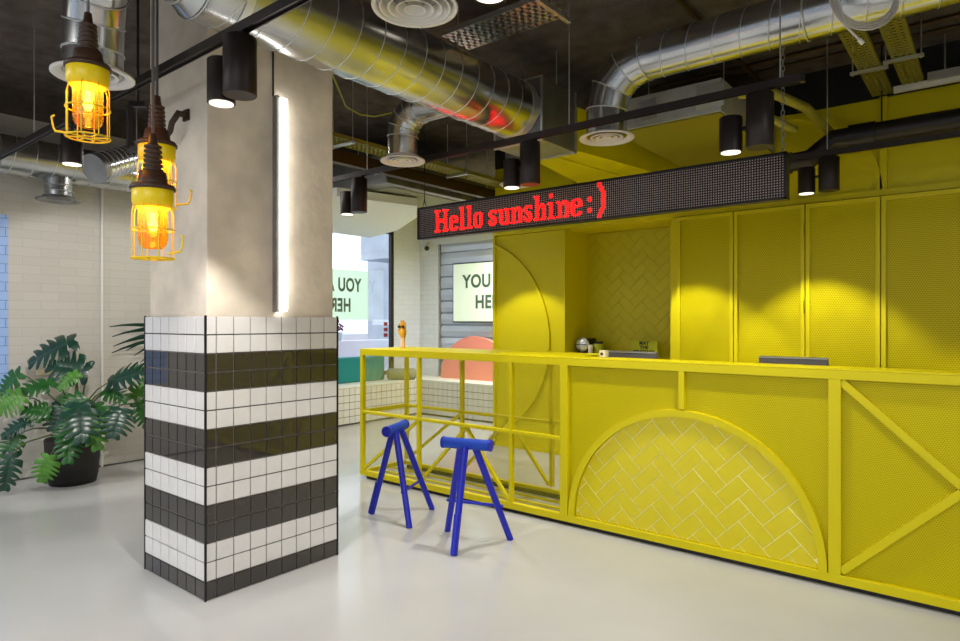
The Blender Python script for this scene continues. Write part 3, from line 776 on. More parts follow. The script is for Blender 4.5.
# ceiling round diffusers near the camera
def round_diffuser(u, v, d, R, label, m):
    p = atd(u, v, d)
    t = thing('ceiling_diffuser', label, 'diffuser', tuple(p))
    g = MB().lathe([(R*.55, .16), (R*.6, .05), (R*.93, .02), (R, .002), (R*.98, -.006), (R*.9, 0), (R*.86, .03)], p, 48).build('rim', m, t)
    for k in range(4):
        q = R*(.82-.19*k)
        MB().lathe([(q, -.004-.003*k), (q-R*.035, -.004-.003*k), (q-R*.10, .04)], p, 40).build('cone_ring', m, t)
    MB().cyl(p+Vector((0, 0, .055)), p+Vector((0, 0, .06)), R*.9, 32).build('back_plate', 'galv_dull', t)
    MB().cyl(p+Vector((0, 0, .06)), Vector((p.x, p.y, ZC)), R*.6, 32).build('neck', 'galv', t)
    return t
round_diffuser(415, 7, 2.95, .2, 'round white air diffuser with nested rings near the ceiling', 'white_metal')
p = atd(490, -4, 3.6)
t = thing('downlight', 'round dark ceiling downlight beside the perforated cable tray', 'light', tuple(p))
MB().lathe([(.09, 0), (.105, -.004), (.112, .004), (.112, .2), (0, .2)], p, 32).build('housing', 'black_metal', t)
MB().cyl(p+Vector((0, 0, .004)), p+Vector((0, 0, .01)), .09, 28).build('lens', 'lens', t)
MB().cyl(p+Vector((0, 0, .2)), Vector((p.x, p.y, ZC)), .02, 12).build('stem', 'black_metal', t)
# small far diffuser under the plenum
p = atd(516, 184, 5.7)
t = thing('ceiling_diffuser', 'small pale disc diffuser just above the red words', 'diffuser', tuple(p))
diffuser(t, p.x, p.y, p.z, .145)
MB().cyl(p+Vector((0, 0, .02)), (p.x, p.y, 3.6), .095, 28).build('neck', 'galv_dull', t)

# =====================================================================
# AIR UNITS, TRAYS, PIPES
# =====================================================================
t = thing('air_unit', 'flat grey ceiling air unit with yellow underside behind the steel elbow', 'air conditioner', (-1.9, 5.2, 3.0))
MB().box(-2.35, -1.52, 4.6, 6.04, 2.962, 3.2, .006).build('casing', 'unit_grey', t)
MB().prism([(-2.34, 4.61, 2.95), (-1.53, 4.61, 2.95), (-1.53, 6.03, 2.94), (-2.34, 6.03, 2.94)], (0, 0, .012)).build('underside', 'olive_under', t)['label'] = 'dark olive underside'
MB().box(-2.15, -2.0, 4.594, 4.601, 3.0, 3.16).box(-1.7, -1.5, 4.594, 4.601, 3.0, 3.17).build('access_plate', 'galv_seam', t)
MB().tube([(-1.46, 4.8, 3.12), (-1.25, 4.85, 3.10), (-1.1, 5.2, 3.05), (-1.08, 5.9, 3.04)], .035, 12).tube([(-1.46, 5.0, 3.03), (-1.3, 5.02, 2.97), (-1.2, 5.3, 2.93)], .03, 12).build('hose', 'tray_yellow', t)
for x in (-2.2, -1.6): MB().cyl((x, 4.9, 3.2), (x, 4.9, ZC), .004, 8).build('hanger_rod', 'galv_seam', t)
t = thing('air_unit', 'grey ceiling air unit above the white soffit by the window', 'air conditioner', (-5.5, 5.5, 2.9))
MB().box(-6.1, -4.9, 4.53, 6.6, 2.9, 3.2, .006).build('casing', 'galv_dull', t)
MB().box(-6.0, -5.0, 4.7, 6.5, 2.892, 2.901).build('underside', 'olive_fabric', t)
MB().box(-5.08, -4.97, 4.524, 4.531, 3.0, 3.1).build('access_plate', 'galv_seam', t)
for x in (-5.9, -5.1): MB().cyl((x, 5.0, 3.2), (x, 5.0, ZC), .004, 8).build('hanger_rod', 'galv_seam', t)

def tray(name, a, b, w, label, m, lip=.035, cat='cable tray', rods=()):
    """perforated cable tray from a to b"""
    a, b = Vector(a), Vector(b); d = (b-a).normalized(); s = d.cross(Vector((0, 0, 1))).normalized()
    t = thing(name, label, cat, tuple(a))
    g = MB(); L = (b-a).length; n = int(L/.05)
    for k in (-1, -.34, .34, 1): g.bar(a+s*w*.44*k, b+s*w*.44*k, w*.16, .003)
    for i in range(n):
        p = a+d*(L*(i+.5)/n); g.bar(p-s*w*.5, p+s*w*.5, .022, .003)
    for k in (-1, 1): g.bar(a+s*w*.5*k+Vector((0, 0, lip/2)), b+s*w*.5*k+Vector((0, 0, lip/2)), .004, lip)
    g.build('tray', m, t)
    for f in rods:
        p = a.lerp(b, f)
        MB().bar(p-s*(w*.5+.05)-Vector((0, 0, .02)), p+s*(w*.5+.05)-Vector((0, 0, .02)), .03, .02).build('support', 'galv_seam', t)
        for k in (-1, 1): q = p+s*k*(w*.5+.035); MB().cyl(q-Vector((0, 0, .04)), (q.x, q.y, ZC), .004, 8).build('hanger_rod', 'galv_seam', t)
    return t
tA = tray('cable_tray', (-.70, 4.25, 3.25), (-.70, 5.9, 3.25), .13, 'yellow lit perforated cable tray, inner of the two by the pipe', 'tray_yellow', rods=(.58,))
tB = tray('cable_tray', (-.49, 4.25, 3.25), (-.49, 5.75, 3.25), .13, 'yellow lit perforated cable tray, outer of the two by the pipe', 'tray_yellow', rods=(.58,))
tray('cable_tray', (-2.95, 3.38, 3.42), (-2.12, 3.38, 3.42), .28, 'short perforated steel cable tray above the fat duct', 'galv_seam', rods=(.97,))
tray('cable_tray', (-4.5, 2.2, 3.05), (-4.5, 7.0, 3.05), .2, 'long dull cable tray behind the small elbow duct', 'tray_yellow', rods=(.3, .62))
t = thing('steel_channel', 'pale steel channel under the ceiling above the black pipe', 'channel', (0, 5.86, 3.25))
MB().bar((-.62, 5.84, 3.23), (2.5, 5.84, 3.23), .04, .006).bar((-.62, 5.82, 3.25), (2.5, 5.82, 3.25), .004, .045).build('channel', 'white_metal', t)
MB().bar((-.40, 5.76, 3.275), (2.5, 5.76, 3.275), .03, .06).build('upper_channel', 'galv_seam', t)
for x in (-.3, 1.2): MB().cyl((x, 5.84, 3.23), (x, 5.84, ZC), .005, 8).build('hanger_rod', 'galv_seam', t)
t = thing('black_pipe', 'thick black pipe along the top of the yellow wall', 'pipe', (0, 5.78, 2.94))
xp = XY(852, 5.78)
MB().cyl((xp, 5.78, 2.93), (3.9, 5.78, 2.96), .078, 28).cyl((xp-.02, 5.78, 2.93), (xp+.16, 5.78, 2.93), .09, 28).build('pipe', 'pvc', t)
MB().tube([(xp, 5.78, 2.93), (xp-.12, 5.78, 2.93), (xp-.22, 5.78, 2.86), (xp-.30, 5.78, 2.80), (xp-.46, 5.78, 2.79)], .075, 24, split=True).build('elbow', 'pvc', t)
MB().cyl((xp-.44, 5.78, 2.79), (xp-.56, 5.78, 2.79), .088, 24).build('collar', 'pvc', t)
for x in (xp+.2, 1.4): MB().cyl((x, 5.78, 3.0), (x, 5.78, ZC), .006, 8).build('hanger_rod', 'black_metal', t)
# cable coil on the right duct
t = thing('cable_coil', 'coil of pale cable hanging over the slimmer duct', 'cable', (-.55, RY_-.14, 3.3))
g = MB(); cc = atd(865, -6, 3.31)
for k in range(4):
    r = .155+.008*k
    g.tube([cc+Vector((math.cos(2*PI*i/28)*r*RX, math.cos(2*PI*i/28)*r*RY-.005*k, math.sin(2*PI*i/28)*r*.95-.006*k)) for i in range(28)], .005, 6, closed=True)
p1, p2 = atd(838, -2, 3.30), atd(845, 25, 3.30); p3 = atd(859, 39, 3.31)
g.tube([p1+Vector((0, 0, .2)), p1, p2, p3], .006, 6)
g.build('coil', 'pale_cable', t); MB().cyl(p3, p3+(p3-p2).normalized()*.03, .011, 10).build('plug', 'white_metal', t)
# pipes along the left of the bay and thin conduits
t = thing('steel_beam', 'brown steel beam above the small lit pair of spotlights by the window', 'beam', (-4.75, 4, 2.98)); t['kind'] = 'thing'
MB().box(-4.78, -4.70, 2.2, 7.2, 2.93, 2.99).box(-4.765, -4.715, 2.2, 7.2, 2.99, 3.05).build('beam', 'beam', t)
for y in (3, 6): MB().cyl((-4.74, y, 3.05), (-4.74, y, ZC), .005, 8).build('hanger_rod', 'galv_seam', t)
t = thing('conduit', 'thin dark conduit fixed along the ceiling over the counter', 'conduit', (-1.9, 2, ZC-.02))
MB().cyl((-1.62, -1.5, ZC-.03), (-1.62, 6.0, ZC-.03), .018, 10).build('conduit', 'beam', t)
t = thing('conduit', 'pair of thin conduits running under the ceiling by the yellow wall', 'conduit', (0, 5.5, ZC-.03))
MB().cyl((-2.5, 5.5, ZC-.025), (4, 5.5, ZC-.025), .016, 10).cyl((-2.5, 5.7, ZC-.02), (4, 5.7, ZC-.02), .012, 10).build('conduit', 'beam', t)
t = thing('loose_cable', 'thin yellow cable sagging between pillar and elbow duct', 'cable', (-3.6, 2.9, 2.9))
c = [atd(337, 88, 4.35), atd(346, 106, 4.45), atd(360, 114, 4.6), atd(375, 116, 4.7), atd(392, 112, 4.75)]
c[0] = Vector((-3.262, 2.54, c[0].z))
MB().tube(c, .006, 6).build('cable', 'green_cable', t)
x = -7.0
pp = onX(102, 200, XL+.012)
t = thing('wall_conduit', 'thin white vertical conduit on the brick wall above the plant', 'conduit', (pp.x, pp.y, 0))
MB().cyl((pp.x, pp.y, .0), (pp.x, pp.y, 3.1), .012, 10).build('conduit', 'white_metal', t)
a, b = onX(36, 372, XL), onX(52, 372, XL)
t = thing('wall_socket', 'small pale socket strip on the brick wall behind the plant', 'socket', (XL, a.y, a.z))
MB().box(XL+.0061, XL+.03, a.y, b.y, a.z-.025, a.z+.025, .004).build('strip', 'cup', t)

# =====================================================================
# TRACKS AND SPOTLIGHTS
# =====================================================================
TZ = 2.75
def track(y, x0, x1, label, rods):
    t = thing('lighting_track', label, 'light track', ((x0+x1)/2, y, TZ))
    MB().box(x0, x1, y-.018, y+.018, TZ-.016, TZ+.016).box(x0, x1, y-.018, y-.012, TZ-.026, TZ-.016).box(x0, x1, y+.012, y+.018, TZ-.026, TZ-.016).build('rail', 'dark_metal', t)
    MB().box(x0-.02, x0, y-.02, y+.02, TZ-.028, TZ+.018).box(x1, x1+.02, y-.02, y+.02, TZ-.028, TZ+.018).build('end_cap', 'black_metal', t)
    for x in rods: MB().cyl((x, y, TZ), (x, y, ZC), .004, 8).build('hanger_rod', 'galv_seam', t)
    return t
T1, T2, T3 = 1.511, 3.66, 5.42
track(T1, -6.5, .6, 'dark lighting track passing in front of the pillar', (-5.2, -4.2, -.8))
track(T2, -6.4, -.80, 'dark lighting track over the two blue stools', (-5.4, -4.2, -3.75, -2.2, -.9))
track(T3, -4.5, 3.6, 'dark lighting track against the yellow wall', (-1.0, .2, 1.8))
def spotlight(x, y, label, power=60, ang=70, aim=None, blend=.35, lone=False):
    t = thing('track_spotlight', label, 'spotlight', (x, y, TZ-.028), 0, 'dark cylinder track spotlights')
    zt = TZ-.03; zb = 2.415 if y == T2 else 2.455
    hx = x if lone else x-.155
    MB().box(x-.05, x+.05, y-.016, y+.016, zt-.012, zt+.008, .002).build('adaptor', 'black_metal', t)
    if not lone:
        MB().tube([(x, y, zt-.013), (x, y, zt-.017), (x, y, zb+.004), (x, y, zb)], [.066, .071, .071, .068], 40).build('driver_housing', 'dark_metal', t)
        MB().bar((x-.06, y, zb+.12), (hx+.05, y, zb+.12), .02, .02).build('arm', 'black_metal', t)
    else: MB().cyl((x, y, zt), (x, y, zb+.18), .012, 12).build('arm', 'black_metal', t)
    h = MB().tube([(hx, y, zb+.195), (hx, y, zb+.19), (hx, y, zb)], [.055, .061, .061], 40).build('lamp_head', 'dark_metal', t)
    h['label'] = 'short lamp head with a bright lens'
    MB().cyl((hx, y, zb-.001), (hx, y, zb-.004), .052, 32).build('lens', 'lens', h)
    tgt = aim or (hx, y, 0)
    if power:
        sp = spot('spot_lamp', (hx, y, zb-.012), tgt, power, ang, blend)
    return t
P1 = XY(240, T1)
spotlight(P1, T1, 'large dark twin cylinder spotlight in front of the pillar', 110, 95, (P1-.1, T1-.2, 0))
for u, lab in ((760, 'dark twin cylinder spotlight above the unlit end of the long sign'), (530, 'dark twin cylinder spotlight just above the red word sunshine'), (359, 'dark twin cylinder spotlight beside the pillar, before the white soffit')):
    spotlight(XY(u, T2), T2, lab, 90, 100)
spotlight(XY(829, T3), T3, 'black twin cylinder spotlight close against the yellow wall', 110, 87, blend=.3)
spotlight(-3.95, T3, 'dark twin cylinder spotlight behind the red words, lighting the curved rib panel', 70, 92, blend=.25)
spotlight(-2.05, T3, 'dark twin cylinder spotlight hidden behind the long sign', 110, 87, blend=.3)
spotlight(.75, T3, 'dark twin cylinder spotlight above the cabinet at the photo edge', 110, 87, blend=.3)
xs_ = XY(72, T1)
spotlight(xs_, T1, 'single dark cylinder spotlight below the highest work lamp', 150, 70, (-7.0, 2.4, .9), lone=True)
t = thing('cable_bracket', 'dark rectangular metal bracket frame hanging beside the pillar', 'bracket', (-4.05, 1.511, 2.5))
a, b = atd(130, 104, 3.7), atd(146, 149, 3.7)
rt = Vector((RX, RY, 0)); wv = (b-a).dot(rt)
q0 = a; q1 = a+rt*wv; z1 = b.z
MB().bar(q0, q1, .03).bar(q0, (q0.x, q0.y, z1), .03).bar((q0.x, q0.y, z1), (q1.x, q1.y, z1), .03).cyl(q0.lerp(q1, .5), (q0.lerp(q1, .5).x, q0.lerp(q1, .5).y, ZC), .008, 8).build('frame', 'dark_metal', t)
t = thing('pipe_hook', 'brown bent iron hook fixed on the pillar beside the work lamps', 'hook', (PX0+.25, PY0, 2.6))
a = onY(187, 115, PY0+.018); g = [(a.x, PY0+.02, a.z), (a.x, PY0-.03, a.z), (a.x-.03, PY0-.05, a.z-.05), (a.x-.05, PY0-.05, a.z-.09), (a.x-.13, PY0-.05, a.z-.125)]
MB().tube(g, .016, 10).build('hook', 'rubber', t); MB().box(a.x-.03, a.x+.03, PY0+.006, PY0+.02, a.z-.03, a.z+.03, .003).build('plate', 'rubber', t)

# =====================================================================
# WORK LAMPS
# =====================================================================
def work_lamp(label):
    t = thing('work_lamp', label, 'lamp', (0, 0, 0), 0, 'yellow caged work lamps on cords')
    # origin at the cage bottom; metres
    H = .205
    MB().lathe([(0, H+.012), (.07, H+.012), (.076, H+.004), (.076, H-.002), (.068, H-.004)], (0, 0, 0), 40).build('shade_disc', 'rubber', t, True)
    hp = [(.052, H+.012), (.044, H+.05)]
    z = H+.05
    for k in range(6): hp += [(.026-.0012*k, z), (.034-.001*k, z+.003), (.034-.001*k, z+.009), (.026-.0012*k, z+.012)]; z += .014
    hp += [(.016, z+.004), (.012, z+.03), (0, z+.03)]
    MB().lathe(hp, (0, 0, 0), 32).build('handle', 'rubber', t, True)
    MB().lathe([(.066, H-.002), (.069, H-.004), (.069, H-.04), (.063, H-.05), (.058, H-.056), (.052, H-.05), (.052, H-.004)], (0, 0, 0), 40).build('collar', 'lamp_yellow', t, True)
    MB().lathe([(.05, H-.03), (.049, .06), (.044, .04), (.03, .03), (0, .027)], (0, 0, 0), 36).build('glass_jar', 'amber_glass', t, True)
    b = MB().lathe([(0, .08), (.009, .082), (.015, .092), (.015, .102), (.010, .118), (.009, .135), (0, .135)], (0, 0, 0), 24).build('bulb', 'bulb', t, True)
    b['label'] = 'glowing bulb'
    c = MB()
    for i in range(8):
        a = 2*PI*i/8+.2; ca, sa = math.cos(a), math.sin(a)
        c.tube([(.062*ca, .062*sa, H-.045), (.070*ca, .070*sa, H-.07), (.070*ca, .070*sa, .006), (.066*ca, .066*sa, 0), (.02*ca, .02*sa, 0)], .0022, 6)
    for z in (.085, .0): c.tube([(.0715*math.cos(2*PI*i/32), .0715*math.sin(2*PI*i/32), z) for i in range(32)], .0024, 6, closed=True)
    c.tube([(.02*math.cos(2*PI*i/16), .02*math.sin(2*PI*i/16), 0) for i in range(16)], .0022, 6, closed=True)
    c.build('cage', 'lamp_yellow', t, True)
    MB().tube([(.066, 0, .012), (.115, 0, .018), (.122, 0, .03), (.128, 0, .06), (.118, 0, .065)], .0032, 8).build('hook', 'lamp_yellow', t, True)
    return t
def cord(p, q, label, wob=.01):
    return tag(MB().tube([p, p.lerp(q, .3)+Vector((wob, 0, 0)), p.lerp(q, .65)+Vector((-wob, 0, 0)), q], .0055, 8).build('lamp_cord', 'cord'), label, 'cord', 'cords of the work lamps')
specs = [((88, 137, 1.9), 'yellow caged work lamp hanging highest, in front of the steel elbow', 222),
         ((153, 258, 1.9), 'yellow caged work lamp hanging lowest, beside the pillar', 25),
         ((157, 207, 2.12), 'yellow caged work lamp half hidden behind the lowest one', 60)]
w0 = work_lamp(specs[0][1])
for i, ((u, v, d), lab, rz) in enumerate(specs):
    loc = atd(u, v, d)
    if i == 0: w = w0; w.location = loc; w.scale = (.82, .82, 1); w.rotation_euler = (0, 0, math.radians(rz))
    else: w = dup(w0, loc, math.radians(rz), lab)
    topz = .205+.05+.084+.03
    c_ = MB().tube([(0, 0, topz-.01), (0, 0, ZC-loc.z)], .0055, 8).build('cord', 'cord', w, True)
    c_.rotation_euler = (0, 0, 0)
    l = bpy.data.lights.new('bulb_light', 'POINT'); l.energy = 1.6; l.color = (1, .62, .2); l.shadow_soft_size = .02
    o = bpy.data.objects.new('bulb_light', l); COL.objects.link(o); o.location = loc+Vector((0, 0, .15))

# =====================================================================
# PLANTS
# =====================================================================
def leaf_mesh(L, W, fold, droop, seed, n=6):
    rnd = random.Random(seed); g = MB()
    def prof(s): return math.sin(PI*min(1, max(0, (s*.86+.13))))**.75 if s < 1 else 0
    def pt(s, f, back=0):
        # s along midrib, f across (-1..1)
        y = L*(s+.16*abs(f)**1.5*(1 if s > .25 else -(1-s*4)))
        x = f*W/2*prof(s)
        z = -droop*L*(s**2)*.5 - abs(f)**2*fold*W*.3 + abs(f)*fold*W*.12
        return Vector((x, y, z))
    for sg in (-1, 1):
        for k in range(n):
            s0, s1 = k/n, (k+1)/n
            gap = .38*(1/n)*(1+.3*rnd.random()); inner = .30 if k not in (0, n-1) else .6
            rows = []
            for r, f in enumerate((0.0, inner, .62, .85, 1.0)):
                if f <= inner: a, b = s0, s1
                else:
                    e = (f-inner)/(1-inner)*gap+gap*.35
                    a, b = s0+e*.5, s1-e*.55
                    if f == 1.0: m_ = (a+b)/2; a, b = m_-(b-a)*.25, m_+(b-a)*.3
                rows.append([pt(a, sg*f), pt((a+b)/2, sg*f)+Vector((0, 0, .006*(f > 0))), pt(b, sg*f)])
            vs = [p for r in rows for p in r]; fs = []
            for r in range(4):
                for c in range(2): i = r*3+c; fs.append((i, i+1, i+4, i+3))
            g.add(vs, fs, True)
    # pointed tip
    return g
def place_leaf(parent, base, tip, width, mt, seed, face=.55, droop=.5):
    base, tip = Vector(base), Vector(tip); L = (tip-base).length
    yd = (tip-base).normalized(); cam = (Vector((0, 0, H0))-base).normalized()
    nrm = (cam*face+Vector((0, 0, 1))*(1-face)); nrm = (nrm-yd*nrm.dot(yd)).normalized(); xd = yd.cross(nrm).normalized()
    g = leaf_mesh(L, width, .55, droop, seed)
    m = Matrix.Identity(4)
    for i, a in enumerate((xd, yd, nrm)): m.col[i][:3] = a
    m.col[3][:3] = base; g.xf(m)
    return g.build('leaf', mt, parent)
pc = atd(73, 486, 5.85); pc.z = 0
PC = Vector((pc.x, pc.y, 0))
pl = thing('potted_monstera', 'large split leaved plant in a black tub by the brick wall', 'plant', (PC.x, PC.y, 0))
MB().lathe([(0, 0), (.185, 0), (.195, .06), (.197, .066), (.20, .068), (.225, .40), (.22, .41), (.205, .405), (.20, .36), (0, .36)], (PC.x, PC.y, 0), 48).build('pot', 'pot', pl)
MB().lathe([(0, .365), (.2, .36)], (PC.x, PC.y, 0), 32).build('soil', 'soil', pl)
LV = [  # base u,v  tip u,v  depth base, tip, width px, material, face
 (74, 339, 26, 355, 5.9, 5.75, 42, 'leaf_dark', .45), (88, 371, 49, 362, 5.8, 5.7, 42, 'leaf_dark', .75), (54, 381, 16, 390, 5.7, 5.5, 26, 'leaf', .5),
 (78, 372, 57, 386, 5.6, 5.5, 20, 'leaf_light', .5), (108, 382, 138, 367, 5.9, 5.8, 34, 'leaf_dark', .6), (122, 408, 113, 433, 5.6, 5.45, 36, 'leaf_dark', .7),
 (80, 402, 82, 434, 5.5, 5.3, 42, 'leaf_dark', .6), (70, 430, 68, 457, 5.5, 5.35, 28, 'leaf', .7), (50, 455, 41, 481, 5.45, 5.4, 27, 'leaf_light', .7),
 (12, 452, 4, 487, 5.4, 5.3, 26, 'leaf_dark', .7), (50, 412, 25, 407, 5.6, 5.5, 30, 'leaf', .6), (22, 394, -4, 408, 5.5, 5.4, 34, 'leaf_light', .6),
 (30, 420, 0, 432, 5.5, 5.4, 24, 'leaf_dark', .5), (18, 434, 3, 455, 5.5, 5.4, 26, 'leaf', .6), (133, 398, 150, 378, 6.1, 6.2, 28, 'leaf_light', .6),
 (126, 372, 150, 364, 6.2, 6.3, 24, 'leaf', .4), (138, 402, 148, 424, 6.1, 6.1, 24, 'leaf', .6), (95, 404, 112, 424, 5.7, 5.6, 28, 'leaf', .6),
 (90, 412, 98, 444, 5.55, 5.45, 30, 'leaf_light', .6), (62, 404, 52, 428, 5.7, 5.6, 30, 'leaf_dark', .6), (64, 396, 50, 402, 5.8, 5.8, 22, 'leaf_light', .5),
 (72, 420, 58, 440, 5.6, 5.5, 24, 'leaf', .6), (104, 390, 126, 396, 5.9, 5.9, 26, 'leaf', .5), (20, 372, -6, 392, 5.6, 5.6, 26, 'leaf', .6), (84, 396, 66, 414, 5.6, 5.5, 34, 'leaf', .7)]
for i, (u0, v0, u1, v1, da, db, wpx, mt, face) in enumerate(LV):
    a, b = atd(u0, v0, da), atd(u1, v1, db)
    for q in (a, b): q.x = max(q.x, XL+.04)
    place_leaf(pl, a, b, wpx/640*da*.92, mt, i, face)
    r = random.Random(i); s0 = Vector((PC.x+r.uniform(-.08, .08), PC.y+r.uniform(-.08, .08), .36))
    m1 = s0.lerp(a, .35)+Vector((0, 0, .10)); m2 = s0.lerp(a, .75)+Vector((0, 0, .07))
    MB().tube([s0, m1, m2, a], [.009, .008, .006, .004], 7).build('stem', 'stem', pl)
# second plant, mostly behind the pillar
P2 = Vector((-6.35, 3.35, 0))
pl2 = thing('potted_palm', 'thin strap leaved plant peeking out from behind the tiled pillar', 'plant', (P2.x, P2.y, 0))
MB().lathe([(0, 0), (.15, 0), (.18, .36), (.17, .37), (.155, .365), (.15, .33), (0, .33)], (P2.x, P2.y, 0), 36).build('pot', 'pot', pl2)
MB().tube([(P2.x, P2.y, .33), (P2.x+.02, P2.y, .8), (P2.x, P2.y, 1.3)], [.02, .017, .012], 8).build('trunk', 'stem', pl2)
tops = Vector((P2.x, P2.y, 1.28))
ends = [(105, 326), (104, 345), (118, 344), (108, 352), (134, 355), (128, 332), (170, 330), (175, 350), (112, 336), (150, 315), (140, 362), (126, 350)]
for i, (u, v) in enumerate(ends):
    e = atd(u, v, 6.55+.12*math.sin(i*2.1)); e.x = max(e.x, XL+.05); mid = tops.lerp(e, .5)+Vector((0, 0, .14+.02*(i % 3)))
    g = MB(); pts = []
    for k in range(9):
        s = k/8; p = tops*(1-s)**2+mid*2*s*(1-s)+e*s*s; pts.append(p)
    vs = []
    for k, p in enumerate(pts):
        w_ = .022*math.sin(PI*min(1, .12+.88*k/8*1.0))+.002
        d = (pts[min(8, k+1)]-pts[max(0, k-1)]).normalized(); s = d.cross(Vector((FX, FY, .4))).normalized()
        vs += [p-s*w_, p+Vector((0, 0, -.006)), p+s*w_]
    g.add(vs, [(3*k+c, 3*k+c+1, 3*k+c+4, 3*k+c+3) for k in range(8) for c in range(2)], True).build('leaf', 'leaf_dark', pl2)

# =====================================================================
# SEATING BAY
# =====================================================================
BT = .55
bench = thing('tiled_bench', 'low white tiled bench wrapping the corner below window and shutter', 'bench', (-7.4, 6.5, 0))
g = MB().box(-7.69, -7.11, 4.51, 7.88, 0, BT-.03).box(-7.11, XE-.002, 7.27, 7.88, 0, BT-.03)
g.build('core', 'dark_grout', bench)
g = MB(); gp = .004
for row in range(5):
    z0, z1 = .02+row*.1+gp, .12+row*.1-gp
    y = 7.26
    while y > 4.6: g.box(-7.112, -7.10, y-.1+gp, y-gp, z0, z1); y -= .1
    x = -7.10
    while x < XE-.11: g.box(x+gp, x+.1-gp, 7.26, 7.272, z0, z1); x += .1
g.build('tiling', 'white_tile', bench)
MB().box(-7.69, -7.09, 4.51, 7.88, BT-.03, BT, .004).box(-7.09, XE-.002, 7.25, 7.88, BT-.03, BT).build('seat_top', 'plaster', bench)
t = thing('backrest_cushion', 'teal upholstered back cushion under the window', 'cushion', (-7.45, 5.7, BT))
MB().box(-7.62, -7.46, 4.6, 6.86, BT, .925, .03).build('cushion', 'teal', t)
t = thing('bolster_cushion', 'rounded grey green cushion in the bench corner', 'cushion', (-7.3, 7.3, BT))
a, b = atd(387, 374, 9.95), atd(416, 374, 10.05)
MB().tube([a-(b-a)*.0, a+(b-a)*.06, a+(b-a)*.94, b], [.06, .088, .088, .06], 24).xf(Matrix.Translation((0, 0, BT+.0905-(a.z+b.z)/2))).build('cushion', 'olive_fabric', t)
t = thing('semicircle_cushion', 'large salmon pink semicircle backrest on the bench', 'cushion', (-6.32, 7.7, BT))
hc = [(-6.32+.70*math.cos(PI*i/40), 7.68, BT+.67*math.sin(PI*i/40)) for i in range(41)]
MB().prism(hc, (0, .1, 0)).build('cushion', 'salmon', t)
hc2 = [(-6.32+.705*math.cos(PI*i/40), BT+.675*math.sin(PI*i/40)) for i in range(41)]
MB().tube([(x, 7.685, z) for x, z in hc2], .008, 8).build('piping', 'salmon', t)
# roller shutter
sh = thing('roller_shutter', 'ribbed silver roller shutter behind the lit green sign', 'shutter', (-6, 7.93, 0))
g = MB(); z = 0
prof = []
while z < 2.75:
    prof += [(7.955, z), (7.925, z+.012), (7.915, z+.1), (7.925, z+.188), (7.955, z+.195)]; z += .2
vs = [(x, y, zz) for x in (-7.28, XE) for y, zz in prof]; n = len(prof)
g.add(vs, [(i, i+1, n+i+1, n+i) for i in range(n-1)]); g.build('slats', 'shutter', sh)
MB().box(-7.28, -7.24, 7.90, 7.98, 0, 2.75).build('guide_rail', 'galv_dull', sh)
a = onY(452.5, 263, 7.84); b_ = onY(452.5, 322, 7.84)
t = thing('lit_sign', 'pale green lit sign with dark capitals on the shutter', 'sign', (a.x+.7, 7.87, b_.z))
W_ = 1.55
MB().box(a.x, a.x+W_, 7.845, 7.905, b_.z, a.z, .003).build('frame', 'black_metal', t)
MB().box(a.x+.02, a.x+W_-.02, 7.838, 7.846, b_.z+.02, a.z-.02).build('panel', 'panel_lit', t)
zc = (a.z+b_.z)/2
for s_, zz in (('YOU ARE', zc+.08), ('HERE', zc-.25)):
    text_mesh('lettering', s_, .285, frame_mtx((a.x+W_/2+.02, 7.836, zz), (.9, 0, 0), (0, 0, 1)), 'poster_ink', t, .001, .009, space=1.08)
# vinyl poster on the window
yr = onX(369, 300, -7.7).y
zt_, zb_ = onX(369, 271, -7.7).z, onX(369, 319.5, -7.7).z
t = thing('window_poster', 'translucent green poster on the window with letters seen from behind', 'poster', (-7.71, yr-.75, zb_))
MB().box(-7.718, -7.714, yr-1.2, yr, zb_, zt_).build('sheet', 'vinyl', t)
for s_, zz in (('YOU ARE', (zt_+zb_)/2+.06), ('HERE', (zt_+zb_)/2-.25)):
    text_mesh('lettering', s_, .28, frame_mtx((-7.712, yr-.60, zz), (0, -.72, 0), (0, 0, 1)), 'poster_ink', t, .001, .009, space=1.08)
t = thing('window_sticker', 'small dark red sticker on the window by the frame', 'sticker', (-7.72, 7.15, 1.3))
g = MB()
for z in (1.42, 1.33, 1.24): g.box(-7.724, -7.722, 7.08, 7.16, z-.03, z+.03)
g.build('sticker', 'red_sticker', t)
p = onY(428, 247, 7.8)
t = thing('security_camera', 'small dome security camera on the white brick corner', 'camera', (p.x, 7.86, p.z))
MB().bar((p.x-.06, 7.885, p.z+.08), (p.x-.02, 7.80, p.z+.04), .03).box(p.x-.09, p.x-.04, 7.875, 7.889, p.z+.04, p.z+.13).build('bracket', 'white_metal', t)
MB().cyl((p.x-.03, 7.83, p.z+.03), (p.x+.03, 7.74, p.z-.02), .045, 20).build('body', 'white_metal', t)
MB().cyl((p.x+.03, 7.74, p.z-.02), (p.x+.036, 7.731, p.z-.025), .04, 20).build('lens', 'black', t)

